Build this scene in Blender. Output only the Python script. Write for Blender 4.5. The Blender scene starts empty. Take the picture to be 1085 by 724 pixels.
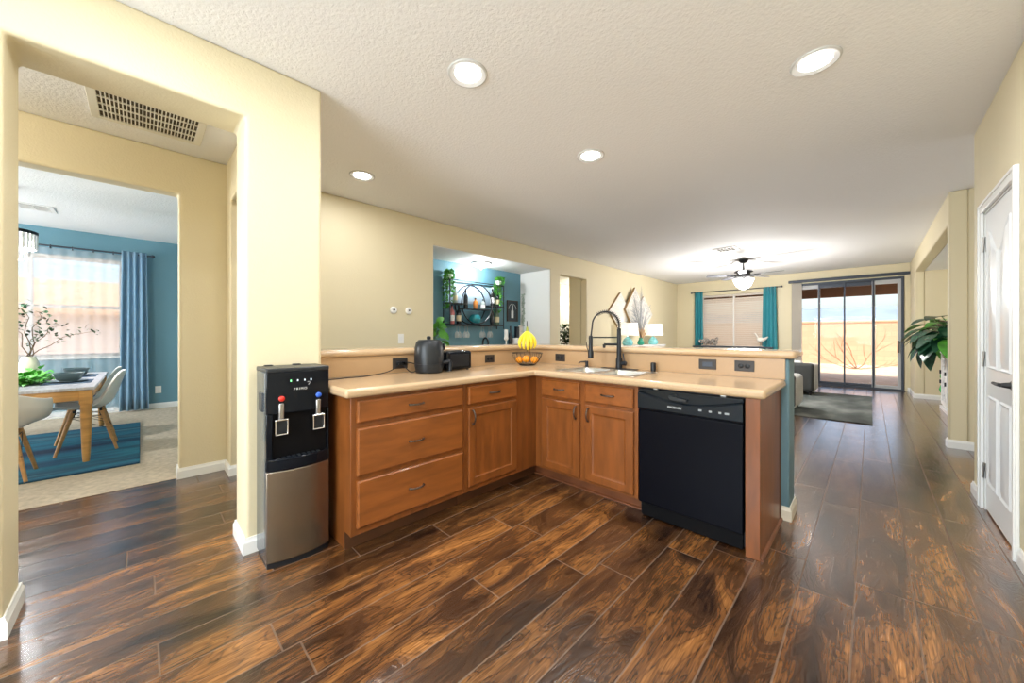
import bpy, bmesh, math, random
from mathutils import Vector, Matrix
R = math.radians
random.seed(7)
S = bpy.context.scene
C = S.collection

# ------------------------------------------------------------------ camera, world, sun, exposure
cam = bpy.data.cameras.new('camera'); co = bpy.data.objects.new('camera', cam); C.objects.link(co)
co.location = (0, 0, 1.207); co.rotation_euler = (R(90), 0, 0.777)
cam.sensor_width = 36; cam.lens = 386.27 / 1085 * 36
cam.shift_x = 0.0; cam.shift_y = -7.1 / 1085
cam.clip_start = 0.02; cam.clip_end = 6000
S.camera = co
S.view_settings.view_transform = 'Standard'; S.view_settings.look = 'None'
S.view_settings.gamma = 1; S.view_settings.use_curve_mapping = False
S.view_settings.exposure = 0.25
try:
    S.cycles.use_denoising = True; S.cycles.max_bounces = 10; S.cycles.diffuse_bounces = 5
    S.cycles.transparent_max_bounces = 16; S.cycles.sample_clamp_indirect = 6
except Exception: pass

W = bpy.data.worlds.new('world'); S.world = W; W.use_nodes = True
wn = W.node_tree; bgn = wn.nodes['Background']
sky = wn.nodes.new('ShaderNodeTexSky'); sky.sky_type = 'NISHITA'; sky.sun_disc = False
sky.sun_elevation = R(55); sky.sun_rotation = R(140); sky.air_density = 1.0; sky.dust_density = 3.5; sky.ozone_density = 1.5
wn.links.new(sky.outputs[0], bgn.inputs[0]); bgn.inputs[1].default_value = 0.36

def lamp(kind, name, loc, energy, color=(1, 1, 1), rot=(0, 0, 0), parent=None, **k):
    l = bpy.data.lights.new(name, kind); l.energy = energy; l.color = color
    for a, b in k.items(): setattr(l, a, b)
    o = bpy.data.objects.new(name, l); C.objects.link(o); o.location = loc; o.rotation_euler = rot
    if parent: o.parent = parent
    return o
sun = lamp('SUN', 'sun', (0, 0, 30), 5.0, (1.0, 0.94, 0.86), angle=R(0.6))
sun.rotation_euler = Vector((-0.40, 0.42, -0.82)).to_track_quat('-Z', 'Y').to_euler()
# added fill lights out of view: kitchen back, right hall, dining room
lamp('AREA', 'kitchen_fill_light', (-1.0, -2.85, 1.45), 132, (0.80, 0.91, 1.0), (R(104), 0, 0), shape='RECTANGLE', size=2.4, size_y=1.5)
lamp('AREA', 'right_hall_fill_light', (2.55, 5.2, 1.5), 12, (0.95, 0.97, 1.0), (R(94), 0, R(90)), shape='RECTANGLE', size=1.3, size_y=1.9)  # added fill at the hall end; the wall is closed there
lamp('AREA', 'dining_fill_light', (-6.3, -3.3, 1.5), 120, (0.93, 0.97, 1.0), (R(95), 0, 0), shape='RECTANGLE', size=2.2, size_y=1.5)  # added fill; the wall behind it has no window
CAN_W = 10.0
FAN_W = 165.0
DINE_W = 130.0
HALL_W = 34.0

# ------------------------------------------------------------------ materials
def mat(name, col, rough=0.5, metal=0.0, spec=0.5, noise=None, bump=None, emit=None, coat=0.0, alpha=1.0, sheen=0.0):
    m = bpy.data.materials.new(name); m.use_nodes = True
    n = m.node_tree.nodes; l = m.node_tree.links; p = n['Principled BSDF']
    p.inputs['Base Color'].default_value = (*col, 1); p.inputs['Roughness'].default_value = rough
    p.inputs['Metallic'].default_value = metal; p.inputs['Specular IOR Level'].default_value = spec
    p.inputs['Coat Weight'].default_value = coat; p.inputs['Alpha'].default_value = alpha
    p.inputs['Sheen Weight'].default_value = sheen
    tc = n.new('ShaderNodeTexCoord'); co_ = tc.outputs['Object']
    def nz(scale, detail=3.0, dist=0.0, stretch=None):
        t = n.new('ShaderNodeTexNoise'); t.inputs['Scale'].default_value = scale; t.inputs['Detail'].default_value = detail
        t.inputs['Distortion'].default_value = dist
        if stretch:
            mp = n.new('ShaderNodeMapping'); mp.inputs['Scale'].default_value = stretch
            l.new(co_, mp.inputs[0]); l.new(mp.outputs[0], t.inputs['Vector'])
        else: l.new(co_, t.inputs['Vector'])
        return t
    if noise:   # (scale, amount, stretch)
        t = nz(noise[0], 4, 0.3, noise[2] if len(noise) > 2 else None)
        r = n.new('ShaderNodeValToRGB'); a = noise[1]
        c2 = noise[3] if len(noise) > 3 else tuple(max(0, c * (1 - a)) for c in col)
        r.color_ramp.elements[0].position = 0.3; r.color_ramp.elements[1].position = 0.7
        r.color_ramp.elements[0].color = (*c2, 1); r.color_ramp.elements[1].color = (*[min(1, c * (1 + a * .5)) for c in col], 1)
        l.new(t.outputs[0], r.inputs[0]); l.new(r.outputs[0], p.inputs['Base Color'])
    if bump:    # (scale, strength, stretch)
        t = nz(bump[0], 3, 0.2, bump[2] if len(bump) > 2 else None)
        b = n.new('ShaderNodeBump'); b.inputs['Strength'].default_value = bump[1]; b.inputs['Distance'].default_value = 0.01
        l.new(t.outputs[0], b.inputs['Height']); l.new(b.outputs[0], p.inputs['Normal'])
    if emit:
        p.inputs['Emission Color'].default_value = (*emit[0], 1); p.inputs['Emission Strength'].default_value = emit[1]
    return m

def glassmat(name, tint=(1, 1, 1), gloss=0.08, rough=0.02):
    m = bpy.data.materials.new(name); m.use_nodes = True
    n = m.node_tree.nodes; l = m.node_tree.links; n.remove(n['Principled BSDF'])
    o = n['Material Output']; t = n.new('ShaderNodeBsdfTransparent'); t.inputs[0].default_value = (*tint, 1)
    g = n.new('ShaderNodeBsdfGlossy'); g.inputs['Roughness'].default_value = rough
    f = n.new('ShaderNodeFresnel'); f.inputs['IOR'].default_value = 1.18
    mx = n.new('ShaderNodeMixShader'); l.new(f.outputs[0], mx.inputs[0]); l.new(t.outputs[0], mx.inputs[1]); l.new(g.outputs[0], mx.inputs[2])
    l.new(mx.outputs[0], o.inputs[0]); return m

def clothmat(name, col, trans=0.4, see=0.0):
    m = bpy.data.materials.new(name); m.use_nodes = True
    n = m.node_tree.nodes; l = m.node_tree.links; n.remove(n['Principled BSDF']); o = n['Material Output']
    d = n.new('ShaderNodeBsdfDiffuse'); d.inputs[0].default_value = (*col, 1)
    t = n.new('ShaderNodeBsdfTranslucent'); t.inputs[0].default_value = (*col, 1)
    mx = n.new('ShaderNodeMixShader'); mx.inputs[0].default_value = trans
    l.new(d.outputs[0], mx.inputs[1]); l.new(t.outputs[0], mx.inputs[2]); out = mx
    if see:
        tr = n.new('ShaderNodeBsdfTransparent'); m2 = n.new('ShaderNodeMixShader'); m2.inputs[0].default_value = see
        l.new(mx.outputs[0], m2.inputs[1]); l.new(tr.outputs[0], m2.inputs[2]); out = m2
    l.new(out.outputs[0], o.inputs[0]); return m

def floormat():
    m = bpy.data.materials.new('hand_scraped_hickory'); m.use_nodes = True
    n = m.node_tree.nodes; l = m.node_tree.links; p = n['Principled BSDF']
    def mth(op, a, b=None, c=None):
        q = n.new('ShaderNodeMath'); q.operation = op
        for i, v in enumerate((a, b, c)):
            if v is None: continue
            if isinstance(v, (int, float)): q.inputs[i].default_value = v
            else: l.new(v, q.inputs[i])
        return q.outputs[0]
    tc = n.new('ShaderNodeTexCoord'); sx = n.new('ShaderNodeSeparateXYZ'); l.new(tc.outputs['Object'], sx.inputs[0])
    x, y = sx.outputs[0], sx.outputs[1]
    PW, PL = 0.193, 1.25
    u = mth('DIVIDE', mth('ADD', x, 20 * PW - 0.14), PW); row = mth('FLOOR', u); fu = mth('SUBTRACT', u, row)
    w1 = n.new('ShaderNodeTexWhiteNoise'); w1.noise_dimensions = '1D'; l.new(row, w1.inputs['W'])
    v = mth('ADD', mth('DIVIDE', mth('ADD', y, 20), PL), mth('MULTIPLY', w1.outputs[0], 9.7)); cl = mth('FLOOR', v); fv = mth('SUBTRACT', v, cl)
    cb = n.new('ShaderNodeCombineXYZ'); l.new(row, cb.inputs[0]); l.new(cl, cb.inputs[1])
    w2 = n.new('ShaderNodeTexWhiteNoise'); w2.noise_dimensions = '2D'; l.new(cb.outputs[0], w2.inputs['Vector']); pid = w2.outputs[0]
    du = mth('MULTIPLY', mth('MINIMUM', fu, mth('SUBTRACT', 1, fu)), PW); dv = mth('MULTIPLY', mth('MINIMUM', fv, mth('SUBTRACT', 1, fv)), PL)
    edge = mth('MINIMUM', du, dv)
    def noise(sxm, sym, off, detail, dist, rough=0.55):
        c = n.new('ShaderNodeCombineXYZ'); l.new(mth('MULTIPLY', x, sxm), c.inputs[0]); l.new(mth('MULTIPLY', y, sym), c.inputs[1])
        l.new(mth('MULTIPLY', pid, off), c.inputs[2])
        t = n.new('ShaderNodeTexNoise'); t.inputs['Scale'].default_value = 1; t.inputs['Detail'].default_value = detail
        t.inputs['Distortion'].default_value = dist; t.inputs['Roughness'].default_value = rough
        l.new(c.outputs[0], t.inputs['Vector']); return t.outputs[0]
    def ramp(f, *st):
        r = n.new('ShaderNodeValToRGB'); e = r.color_ramp.elements
        while len(e) < len(st): e.new(0.5)
        for k, (ps, cc) in enumerate(st): e[k].position = ps; e[k].color = (*cc, 1)
        l.new(f, r.inputs[0]); return r.outputs[0]
    broad = noise(7, 1.9, 61, 3, 1.2, 0.5)
    rings = mth('SINE', mth('MULTIPLY', broad, 74))
    fine = noise(150, 7, 37, 3, 0.8)
    blot = noise(9, 3.4, 91, 3, 0.8)
    base = ramp(broad, (0.27, (0.020, 0.010, 0.006)), (0.40, (0.066, 0.030, 0.0135)), (0.54, (0.160, 0.071, 0.0245)), (0.70, (0.32, 0.148, 0.045)))
    def mix(f, a, b, mode='MIX', fac=None):
        q = n.new('ShaderNodeMixRGB'); q.blend_type = mode
        if fac is not None: q.inputs[0].default_value = fac
        else: l.new(f, q.inputs[0])
        for i, z in ((1, a), (2, b)):
            if isinstance(z, tuple): q.inputs[i].default_value = (*z, 1)
            else: l.new(z, q.inputs[i])
        return q.outputs[0]
    tone = ramp(pid, (0.0, (0.52, 0.48, 0.46)), (0.5, (0.95, 0.92, 0.90)), (1.0, (1.30, 1.22, 1.12)))
    col = mix(None, base, tone, 'MULTIPLY', 1.0)
    streak = ramp(fine, (0.35, (0.36, 0.32, 0.30)), (0.62, (1.18, 1.15, 1.11)))
    col = mix(None, col, streak, 'MULTIPLY', 0.85)
    rg = ramp(mth('MULTIPLY_ADD', rings, 0.5, 0.5), (0.0, (0.34, 0.30, 0.28)), (0.26, (0.98, 0.97, 0.96)), (0.6, (1.04, 1.04, 1.03)))
    col = mix(None, col, rg, 'MULTIPLY', 0.6)
    kn = ramp(blot, (0.62, (0, 0, 0)), (0.76, (.75, .75, .75)))
    col = mix(kn, col, (0.020, 0.010, 0.006))
    gap = ramp(edge, (0.0, (1, 1, 1)), (0.0011, (1, 1, 1)), (0.0022, (0, 0, 0)))
    col = mix(gap, col, (0.15, 0.10, 0.068))  # seams tinted pale: bevel highlight painted into the colour
    l.new(col, p.inputs['Base Color'])
    l.new(mth('MULTIPLY_ADD', gap, -0.75, 0.75), p.inputs['Coat Weight'])
    rr = n.new('ShaderNodeMapRange'); rr.inputs[3].default_value = 0.17; rr.inputs[4].default_value = 0.32
    l.new(fine, rr.inputs[0]); l.new(mth('ADD', rr.outputs[0], mth('MULTIPLY', gap, 0.5)), p.inputs['Roughness'])
    p.inputs['Specular IOR Level'].default_value = 0.6
    p.inputs['Coat Weight'].default_value = 0.75; p.inputs['Coat Roughness'].default_value = 0.19
    eb = n.new('ShaderNodeMapRange'); eb.inputs[1].default_value = 0; eb.inputs[2].default_value = 0.005; l.new(edge, eb.inputs[0])
    h = mth('ADD', mth('ADD', mth('MULTIPLY', rings, 0.32), mth('MULTIPLY', fine, 0.25)), mth('MULTIPLY', eb.outputs[0], 0.5))
    b = n.new('ShaderNodeBump'); b.inputs['Strength'].default_value = 0.24; b.inputs['Distance'].default_value = 0.004
    l.new(h, b.inputs['Height']); l.new(b.outputs[0], p.inputs['Normal'])
    return m

def brickmat(name, c1, c2, mortar, w, hgt, msize=0.01, rough=0.85, vert='XZ'):
    m = bpy.data.materials.new(name); m.use_nodes = True
    n = m.node_tree.nodes; l = m.node_tree.links; p = n['Principled BSDF']; p.inputs['Roughness'].default_value = rough
    tc = n.new('ShaderNodeTexCoord'); s = n.new('ShaderNodeSeparateXYZ'); c = n.new('ShaderNodeCombineXYZ')
    l.new(tc.outputs['Object'], s.inputs[0])
    l.new(s.outputs['XYZ'.index(vert[0])], c.inputs[0]); l.new(s.outputs['XYZ'.index(vert[1])], c.inputs[1])
    b = n.new('ShaderNodeTexBrick'); l.new(c.outputs[0], b.inputs['Vector']); b.inputs['Scale'].default_value = 1
    b.inputs['Color1'].default_value = (*c1, 1); b.inputs['Color2'].default_value = (*c2, 1); b.inputs['Mortar'].default_value = (*mortar, 1)
    b.inputs['Brick Width'].default_value = w; b.inputs['Row Height'].default_value = hgt; b.inputs['Mortar Size'].default_value = msize
    l.new(b.outputs[0], p.inputs['Base Color']); return m

def stripemat(name, cols, scale, rough=0.9, axis=0, bumps=0.4):
    m = bpy.data.materials.new(name); m.use_nodes = True
    n = m.node_tree.nodes; l = m.node_tree.links; p = n['Principled BSDF']; p.inputs['Roughness'].default_value = rough
    tc = n.new('ShaderNodeTexCoord'); mp = n.new('ShaderNodeMapping'); mp.inputs['Scale'].default_value = scale
    l.new(tc.outputs['Object'], mp.inputs[0])
    t = n.new('ShaderNodeTexNoise'); t.inputs['Scale'].default_value = 1; t.inputs['Detail'].default_value = 5; t.inputs['Distortion'].default_value = 0.2
    l.new(mp.outputs[0], t.inputs['Vector'])
    r = n.new('ShaderNodeValToRGB'); e = r.color_ramp.elements
    while len(e) < len(cols): e.new(0.5)
    for k, (ps, cc) in enumerate(cols): e[k].position = ps; e[k].color = (*cc, 1)
    l.new(t.outputs[0], r.inputs[0]); l.new(r.outputs[0], p.inputs['Base Color'])
    t2 = n.new('ShaderNodeTexNoise'); t2.inputs['Scale'].default_value = 300; l.new(tc.outputs['Object'], t2.inputs['Vector'])
    b = n.new('ShaderNodeBump'); b.inputs['Strength'].default_value = bumps; b.inputs['Distance'].default_value = 0.01
    l.new(t2.outputs[0], b.inputs['Height']); l.new(b.outputs[0], p.inputs['Normal'])
    return m

CREAM = (0.71, 0.63, 0.435)
cream = mat('cream_wall_paint', CREAM, 0.55, bump=(90, 0.16))
white_ceil = mat('ceiling_paint', (0.87, 0.875, 0.89), 0.8, bump=(60, 0.45))
teal = mat('teal_wall_paint', (0.125, 0.275, 0.35), 0.55, bump=(90, 0.15))
white_wall = mat('white_wall_paint', (0.80, 0.80, 0.78), 0.6, bump=(90, 0.12))
trimw = mat('white_trim_enamel', (0.84, 0.85, 0.84), 0.3)
doorw = mat('white_door_enamel', (0.82, 0.84, 0.86), 0.3)
carpet = mat('beige_carpet', (0.56, 0.47, 0.35), 0.95, noise=(22, 0.22), bump=(260, 0.8))
floorm = floormat()
cab = mat('stained_maple_shaded', (0.225, 0.069, 0.0145), 0.32, noise=(3.0, 0.30, (6, 6, 1.0)), coat=0.04)  # darker than the drawer fronts: shade on the frames mixed into the colour
cabH = mat('stained_maple_level_grain', (0.265, 0.082, 0.017), 0.32, noise=(3.0, 0.26, (5, 1.2, 7)), coat=0.04)
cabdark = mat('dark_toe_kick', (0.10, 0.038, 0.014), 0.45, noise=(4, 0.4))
cabred = mat('reddish_shoe_wood', (0.17, 0.055, 0.020), 0.4, noise=(5, 0.3))
counter_m = mat('tan_solid_surface', (0.55, 0.385, 0.23), 0.2, noise=(420, 0.22), coat=0.1)
splash_m = mat('tan_speckled_laminate', (0.49, 0.315, 0.168), 0.35, noise=(330, 0.30))
trim_grey = mat('pale_grey_trim', (0.62, 0.63, 0.63), 0.4)
bay_black = mat('bay_black_plastic', (0.003, 0.003, 0.004), 0.5, spec=.12)
bronze = mat('aged_bronze', (0.15, 0.12, 0.10), 0.3, 0.85, noise=(160, 0.6))
black_gloss = mat('black_gloss_plastic', (0.004, 0.006, 0.010), 0.14, spec=.22)
black_soft = mat('black_satin_plastic', (0.009, 0.011, 0.015), 0.35, spec=.35)
black_matte = mat('black_matte', (0.014, 0.014, 0.016), 0.55)
dwm = mat('black_dishwasher_enamel', (0.0022, 0.0026, 0.0055), 0.32, spec=.09)
dwp = mat('dark_navy_console', (0.004, 0.008, 0.013), 0.24, spec=.3)
grey_plastic = mat('charcoal_shell_plastic', (0.013, 0.016, 0.020), 0.35, spec=.4)
shell_side = mat('glossy_grey_side_panel', (0.085, 0.105, 0.125), 0.16, 0.5)
steel = mat('brushed_stainless', (0.27, 0.235, 0.205), 0.26, 1.0, bump=(30, 0.10, (4, 4, 120)))
sink_steel = mat('sink_stainless', (0.70, 0.71, 0.72), 0.28, 1.0)
chrome = mat('chrome', (0.75, 0.76, 0.78), 0.12, 1.0)
nickel = mat('satin_nickel', (0.42, 0.41, 0.40), 0.35, 1.0)
plate_m = mat('bronze_outlet_plate', (0.040, 0.034, 0.031), 0.4, 0.1, spec=.35)
plate_w = mat('white_switch_plastic', (0.85, 0.85, 0.83), 0.35)
printw = mat('pale_print', (0.75, 0.77, 0.78), 0.5)
red_m = mat('red_button', (0.70, 0.03, 0.02), 0.3)
blue_m = mat('blue_button', (0.03, 0.12, 0.60), 0.3)
lens_m = mat('lamp_lens', (1, 1, 1), 0.4, emit=((1, 0.97, 0.92), 14))
led_g = mat('green_indicator', (0.2, 0.8, 0.3), 0.4, emit=((0.2, 1, 0.3), 1.5))
led_w = mat('pale_indicator', (0.6, 0.7, 0.8), 0.4, emit=((0.7, 0.85, 1), 0.7))
glass = glassmat('window_glass')
clear_glass = clothmat('clear_glass', (0.92, 0.95, 0.97), 0.5, 0.62)
frame_dark = mat('dark_bronze_frame', (0.045, 0.055, 0.075), 0.4, 0.3)
frame_lite = mat('grey_sash', (0.48, 0.49, 0.50), 0.45)
frame_w = mat('white_vinyl', (0.80, 0.80, 0.78), 0.4)
slat_m = clothmat('white_blind_slat', (0.86, 0.83, 0.78), 0.35)
slat_n = clothmat('tan_faux_wood_slat', (0.88, 0.82, 0.74), 0.35)
drape_b = mat('slate_blue_drape', (0.17, 0.31, 0.44), 0.85, sheen=0.2)
drape_t = mat('turquoise_drape', (0.018, 0.27, 0.33), 0.85, sheen=0.2)
sheer_m = clothmat('white_sheer', (0.88, 0.90, 0.95), 0.5, 0.68)
rug_b = stripemat('striped_blue_rug', [(0.30, (0.005, 0.022, 0.06)), (0.42, (0.006, 0.075, 0.15)), (0.50, (0.012, 0.16, 0.24)), (0.58, (0.008, 0.06, 0.12)), (0.72, (0.10, 0.32, 0.38))], (2.6, 0.35, 1))
rug_g = stripemat('grey_abstract_rug', [(0.34, (0.050, 0.060, 0.058)), (0.5, (0.105, 0.120, 0.112)), (0.66, (0.22, 0.235, 0.22))], (2.2, 1.2, 1))
sofa_d = mat('charcoal_upholstery', (0.055, 0.058, 0.058), 0.9, bump=(300, 0.5))
sofa_l = mat('pale_grey_upholstery', (0.60, 0.60, 0.58), 0.9, noise=(40, 0.25, (1, 1, 4)))
oak = mat('honey_oak', (0.56, 0.30, 0.095), 0.45, noise=(5, 0.3, (1, 1, 6)))
beech = mat('beech_legs', (0.50, 0.27, 0.10), 0.5, noise=(6, 0.25, (1, 1, 6)))
shellw = mat('white_moulded_shell', (0.76, 0.75, 0.72), 0.35)
tabletop_m = mat('whitewashed_tabletop', (0.50, 0.50, 0.53), 0.3, noise=(7, 0.2, (1, 6, 1)))
cush_b = mat('blue_seat_pad', (0.10, 0.22, 0.50), 0.9)
china = mat('slate_blue_stoneware', (0.105, 0.155, 0.175), 0.35)
placemat_m = mat('blue_placemat', (0.06, 0.11, 0.18), 0.8)
ceramic = mat('cream_ceramic', (0.80, 0.76, 0.66), 0.4)
leaf_dk = mat('dark_green_leaf', (0.012, 0.060, 0.020), 0.35, noise=(9, 0.4))
leaf_md = mat('mid_green_leaf', (0.030, 0.16, 0.045), 0.35, noise=(9, 0.4))
leaf_lt = mat('bright_green_leaf', (0.10, 0.42, 0.045), 0.4, noise=(14, 0.35))
leaf_monst = mat('monstera_leaf', (0.020, 0.085, 0.042), 0.22, noise=(12, 0.5, (1, 1, 1), (0.012, 0.045, 0.025)))
stem_m = mat('brown_stem', (0.10, 0.06, 0.03), 0.7)
stem_g = mat('green_stem', (0.07, 0.20, 0.05), 0.6)
banana_m = mat('ripe_banana', (0.86, 0.66, 0.03), 0.45, noise=(11, 0.16))
banana_tip = mat('banana_stalk', (0.30, 0.33, 0.05), 0.6)
orange_m = mat('orange_peel', (0.92, 0.33, 0.015), 0.4, bump=(300, 0.3))
green_glass = mat('green_glass', (0.01, 0.50, 0.06), 0.08, coat=0.4)
aqua_glass = mat('aqua_glass', (0.22, 0.60, 0.64), 0.1, coat=0.4, noise=(10, 0.35, (1, 1, 3)))
shade_m = mat('white_lamp_shade', (0.95, 0.92, 0.86), 0.8, emit=((1, 0.92, 0.80), 0.55))
white_furn = mat('white_lacquer', (0.82, 0.82, 0.82), 0.35)
artw = mat('whitewashed_wood', (0.78, 0.75, 0.69), 0.7, noise=(4, 0.15, (1, 1, 8)))
artb = mat('raw_brown_wood', (0.36, 0.24, 0.11), 0.7)
pampas_m = mat('grey_dried_grass', (0.38, 0.39, 0.41), 0.9)
tuft_m = mat('tan_dried_tuft', (0.55, 0.36, 0.20), 0.9)
fan_blade = mat('dark_grey_blade', (0.10, 0.105, 0.12), 0.4)
fan_glass = mat('frosted_shade', (1, 1, 1), 0.3, emit=((1, 0.97, 0.93), 5))
fan_iron = mat('dark_iron', (0.03, 0.03, 0.032), 0.4, 0.6)
crystal = mat('crystal_rods', (0.88, 0.90, 0.92), 0.08, coat=0.5)
driftwood = mat('grey_driftwood', (0.36, 0.33, 0.30), 0.8, noise=(20, 0.4))
stucco_n = mat('neighbour_stucco', (0.76, 0.68, 0.60), 0.9, bump=(60, 0.3))
rooftile = brickmat('tan_roof_tile', (0.58, 0.38, 0.22), (0.50, 0.32, 0.18), (0.34, 0.21, 0.12), 0.3, 0.10, 0.012, vert='YZ')
blockwall = brickmat('tan_slump_block', (0.56, 0.36, 0.22), (0.50, 0.32, 0.195), (0.46, 0.30, 0.185), 0.40, 0.20, 0.010)
sand = mat('tan_gravel', (0.62, 0.45, 0.30), 0.95, noise=(6, 0.2), bump=(60, 0.5))
desert = mat('desert_scrub', (0.40, 0.36, 0.24), 0.95, noise=(0.05, 0.5, (1, 1, 1), (0.16, 0.20, 0.11)))
mount = mat('haze_tinted_mountain', (0.20, 0.255, 0.31), 0.95, noise=(0.006, 0.3))  # aerial haze painted into the base colour
brown_fascia = mat('brown_painted_beam', (0.165, 0.075, 0.030), 0.6)
patio_ceil = mat('tan_patio_ceiling', (0.50, 0.36, 0.24), 0.8)
dry_twig = mat('dry_twig', (0.30, 0.17, 0.09), 0.9)
cork = mat('amber_spirit', (0.55, 0.20, 0.04), 0.15)
pinkw = mat('pink_bottle_glass', (0.55, 0.16, 0.16), 0.12)
darkb = mat('dark_bottle_glass', (0.012, 0.016, 0.020), 0.1)
greenb = mat('olive_bottle_glass', (0.10, 0.16, 0.10), 0.1)
paleb = mat('pale_bottle_glass', (0.45, 0.52, 0.50), 0.1)
label_c = mat('cream_bottle_label', (0.70, 0.60, 0.40), 0.6)
label_w = mat('white_bottle_label', (0.80, 0.80, 0.80), 0.6)
teal_glass = mat('teal_glass', (0.02, 0.22, 0.26), 0.1)
mirror_m = mat('pale_blue_backboard', (0.42, 0.55, 0.68), 0.25)
pic_m = mat('dark_chalk_print', (0.035, 0.05, 0.065), 0.6)
wire_m = mat('dark_wire', (0.03, 0.025, 0.02), 0.4, 0.7)
vent_dark = mat('vent_cavity', (0.10, 0.075, 0.045), 0.8)
vent_w = mat('vent_enamel', (0.80, 0.78, 0.70), 0.4)

# ------------------------------------------------------------------ mesh building
class MB:
    def __init__(s): s.v = []; s.f = []
    def add(s, vs, fs):
        o = len(s.v); s.v += [Vector(p) for p in vs]; s.f += [tuple(i + o for i in f) for f in fs]; return s
    def box(s, x0, x1, y0, y1, z0, z1):
        if x0 > x1: x0, x1 = x1, x0
        if y0 > y1: y0, y1 = y1, y0
        if z0 > z1: z0, z1 = z1, z0
        return s.add([(x0, y0, z0), (x1, y0, z0), (x1, y1, z0), (x0, y1, z0), (x0, y0, z1), (x1, y0, z1), (x1, y1, z1), (x0, y1, z1)],
                     [(0, 3, 2, 1), (4, 5, 6, 7), (0, 1, 5, 4), (1, 2, 6, 5), (2, 3, 7, 6), (3, 0, 4, 7)])
    def obox(s, c, size, rot):
        m = rot.to_matrix() if not isinstance(rot, Matrix) else rot
        a = MB().box(-size[0] / 2, size[0] / 2, -size[1] / 2, size[1] / 2, -size[2] / 2, size[2] / 2)
        return s.add([m @ p + Vector(c) for p in a.v], a.f)
    def tube(s, path, r, n=8, closed=False):
        P = [Vector(p) for p in path]; L = len(P); rs = r if isinstance(r, (list, tuple)) else [r] * L
        vs = []; prev = None
        for i, p in enumerate(P):
            if closed: t = P[(i + 1) % L] - P[i - 1]
            else: t = P[min(i + 1, L - 1)] - P[max(i - 1, 0)]
            t = t.normalized() if t.length > 1e-9 else Vector((0, 0, 1))
            if prev is None: a = t.orthogonal().normalized()
            else:
                a = prev - t * prev.dot(t); a = a.normalized() if a.length > 1e-6 else t.orthogonal().normalized()
            prev = a; b = t.cross(a)
            for k in range(n):
                th = 2 * math.pi * k / n; vs.append(p + (a * math.cos(th) + b * math.sin(th)) * rs[i])
        fs = []
        for i in range(L if closed else L - 1):
            j = (i + 1) % L
            for k in range(n): fs.append((i * n + k, i * n + (k + 1) % n, j * n + (k + 1) % n, j * n + k))
        if not closed: fs.append(tuple(reversed(range(n)))); fs.append(tuple((L - 1) * n + k for k in range(n)))
        return s.add(vs, fs)
    def cyl(s, p0, p1, r0, r1=None, n=16): return s.tube([p0, p1], [r0, r0 if r1 is None else r1], n)
    def lathe(s, prof, c=(0, 0, 0), n=24, rot=None):
        vs = []; fs = []; c = Vector(c)
        for (r, z) in prof:
            for k in range(n):
                th = 2 * math.pi * k / n; q = Vector((r * math.cos(th), r * math.sin(th), z))
                if rot is not None: q = rot @ q
                vs.append(c + q)
        for i in range(len(prof) - 1):
            for k in range(n): fs.append((i * n + k, i * n + (k + 1) % n, (i + 1) * n + (k + 1) % n, (i + 1) * n + k))
        if prof[0][0] > 1e-5: fs.append(tuple(reversed(range(n))))
        if prof[-1][0] > 1e-5: fs.append(tuple((len(prof) - 1) * n + k for k in range(n)))
        return s.add(vs, fs)
    def ball(s, c, r, n=14, m=9):
        if not isinstance(r, (tuple, list)): r = (r, r, r)
        prof = [(math.sin(math.pi * i / m), -math.cos(math.pi * i / m)) for i in range(m + 1)]
        a = MB().lathe([(max(q, 1e-6), z) for q, z in prof], n=n)
        return s.add([(p.x * r[0] + c[0], p.y * r[1] + c[1], p.z * r[2] + c[2]) for p in a.v], a.f)
    def prism(s, poly, axis, a, b):
        def P(u, v, w): return {'x': (w, u, v), 'y': (u, w, v), 'z': (u, v, w)}[axis]
        n = len(poly); vs = [P(u, v, a) for u, v in poly] + [P(u, v, b) for u, v in poly]
        return s.add(vs, [tuple(range(n)), tuple(range(2 * n - 1, n - 1, -1))] + [(i, i + n, (i + 1) % n + n, (i + 1) % n) for i in range(n)])
    def cells(s, us, vs_, solid, axis, a, b):
        """slab made of the grid cells for which solid(u,v) holds"""
        us = sorted(set(us)); vs_ = sorted(set(vs_)); nu, nv = len(us) - 1, len(vs_) - 1
        def P(u, v, w): return {'x': (w, u, v), 'y': (u, w, v), 'z': (u, v, w)}[axis]
        on = [[solid((us[i] + us[i + 1]) / 2, (vs_[j] + vs_[j + 1]) / 2) for j in range(nv)] for i in range(nu)]
        idx = {}; vv = []; ff = []
        def V(i, j, k):
            if (i, j, k) not in idx: idx[(i, j, k)] = len(vv); vv.append(P(us[i], vs_[j], (a, b)[k]))
            return idx[(i, j, k)]
        for i in range(nu):
            for j in range(nv):
                if not on[i][j]: continue
                ff.append((V(i, j, 0), V(i + 1, j, 0), V(i + 1, j + 1, 0), V(i, j + 1, 0)))
                ff.append((V(i, j, 1), V(i, j + 1, 1), V(i + 1, j + 1, 1), V(i + 1, j, 1)))
                for di, dj, e in ((-1, 0, ((i, j), (i, j + 1))), (1, 0, ((i + 1, j), (i + 1, j + 1))), (0, -1, ((i, j), (i + 1, j))), (0, 1, ((i, j + 1), (i + 1, j + 1)))):
                    ii, jj = i + di, j + dj
                    if 0 <= ii < nu and 0 <= jj < nv and on[ii][jj]: continue
                    (p, q), (r, t) = e; ff.append((V(p, q, 0), V(r, t, 0), V(r, t, 1), V(p, q, 1)))
        return s.add(vv, ff)
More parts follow.
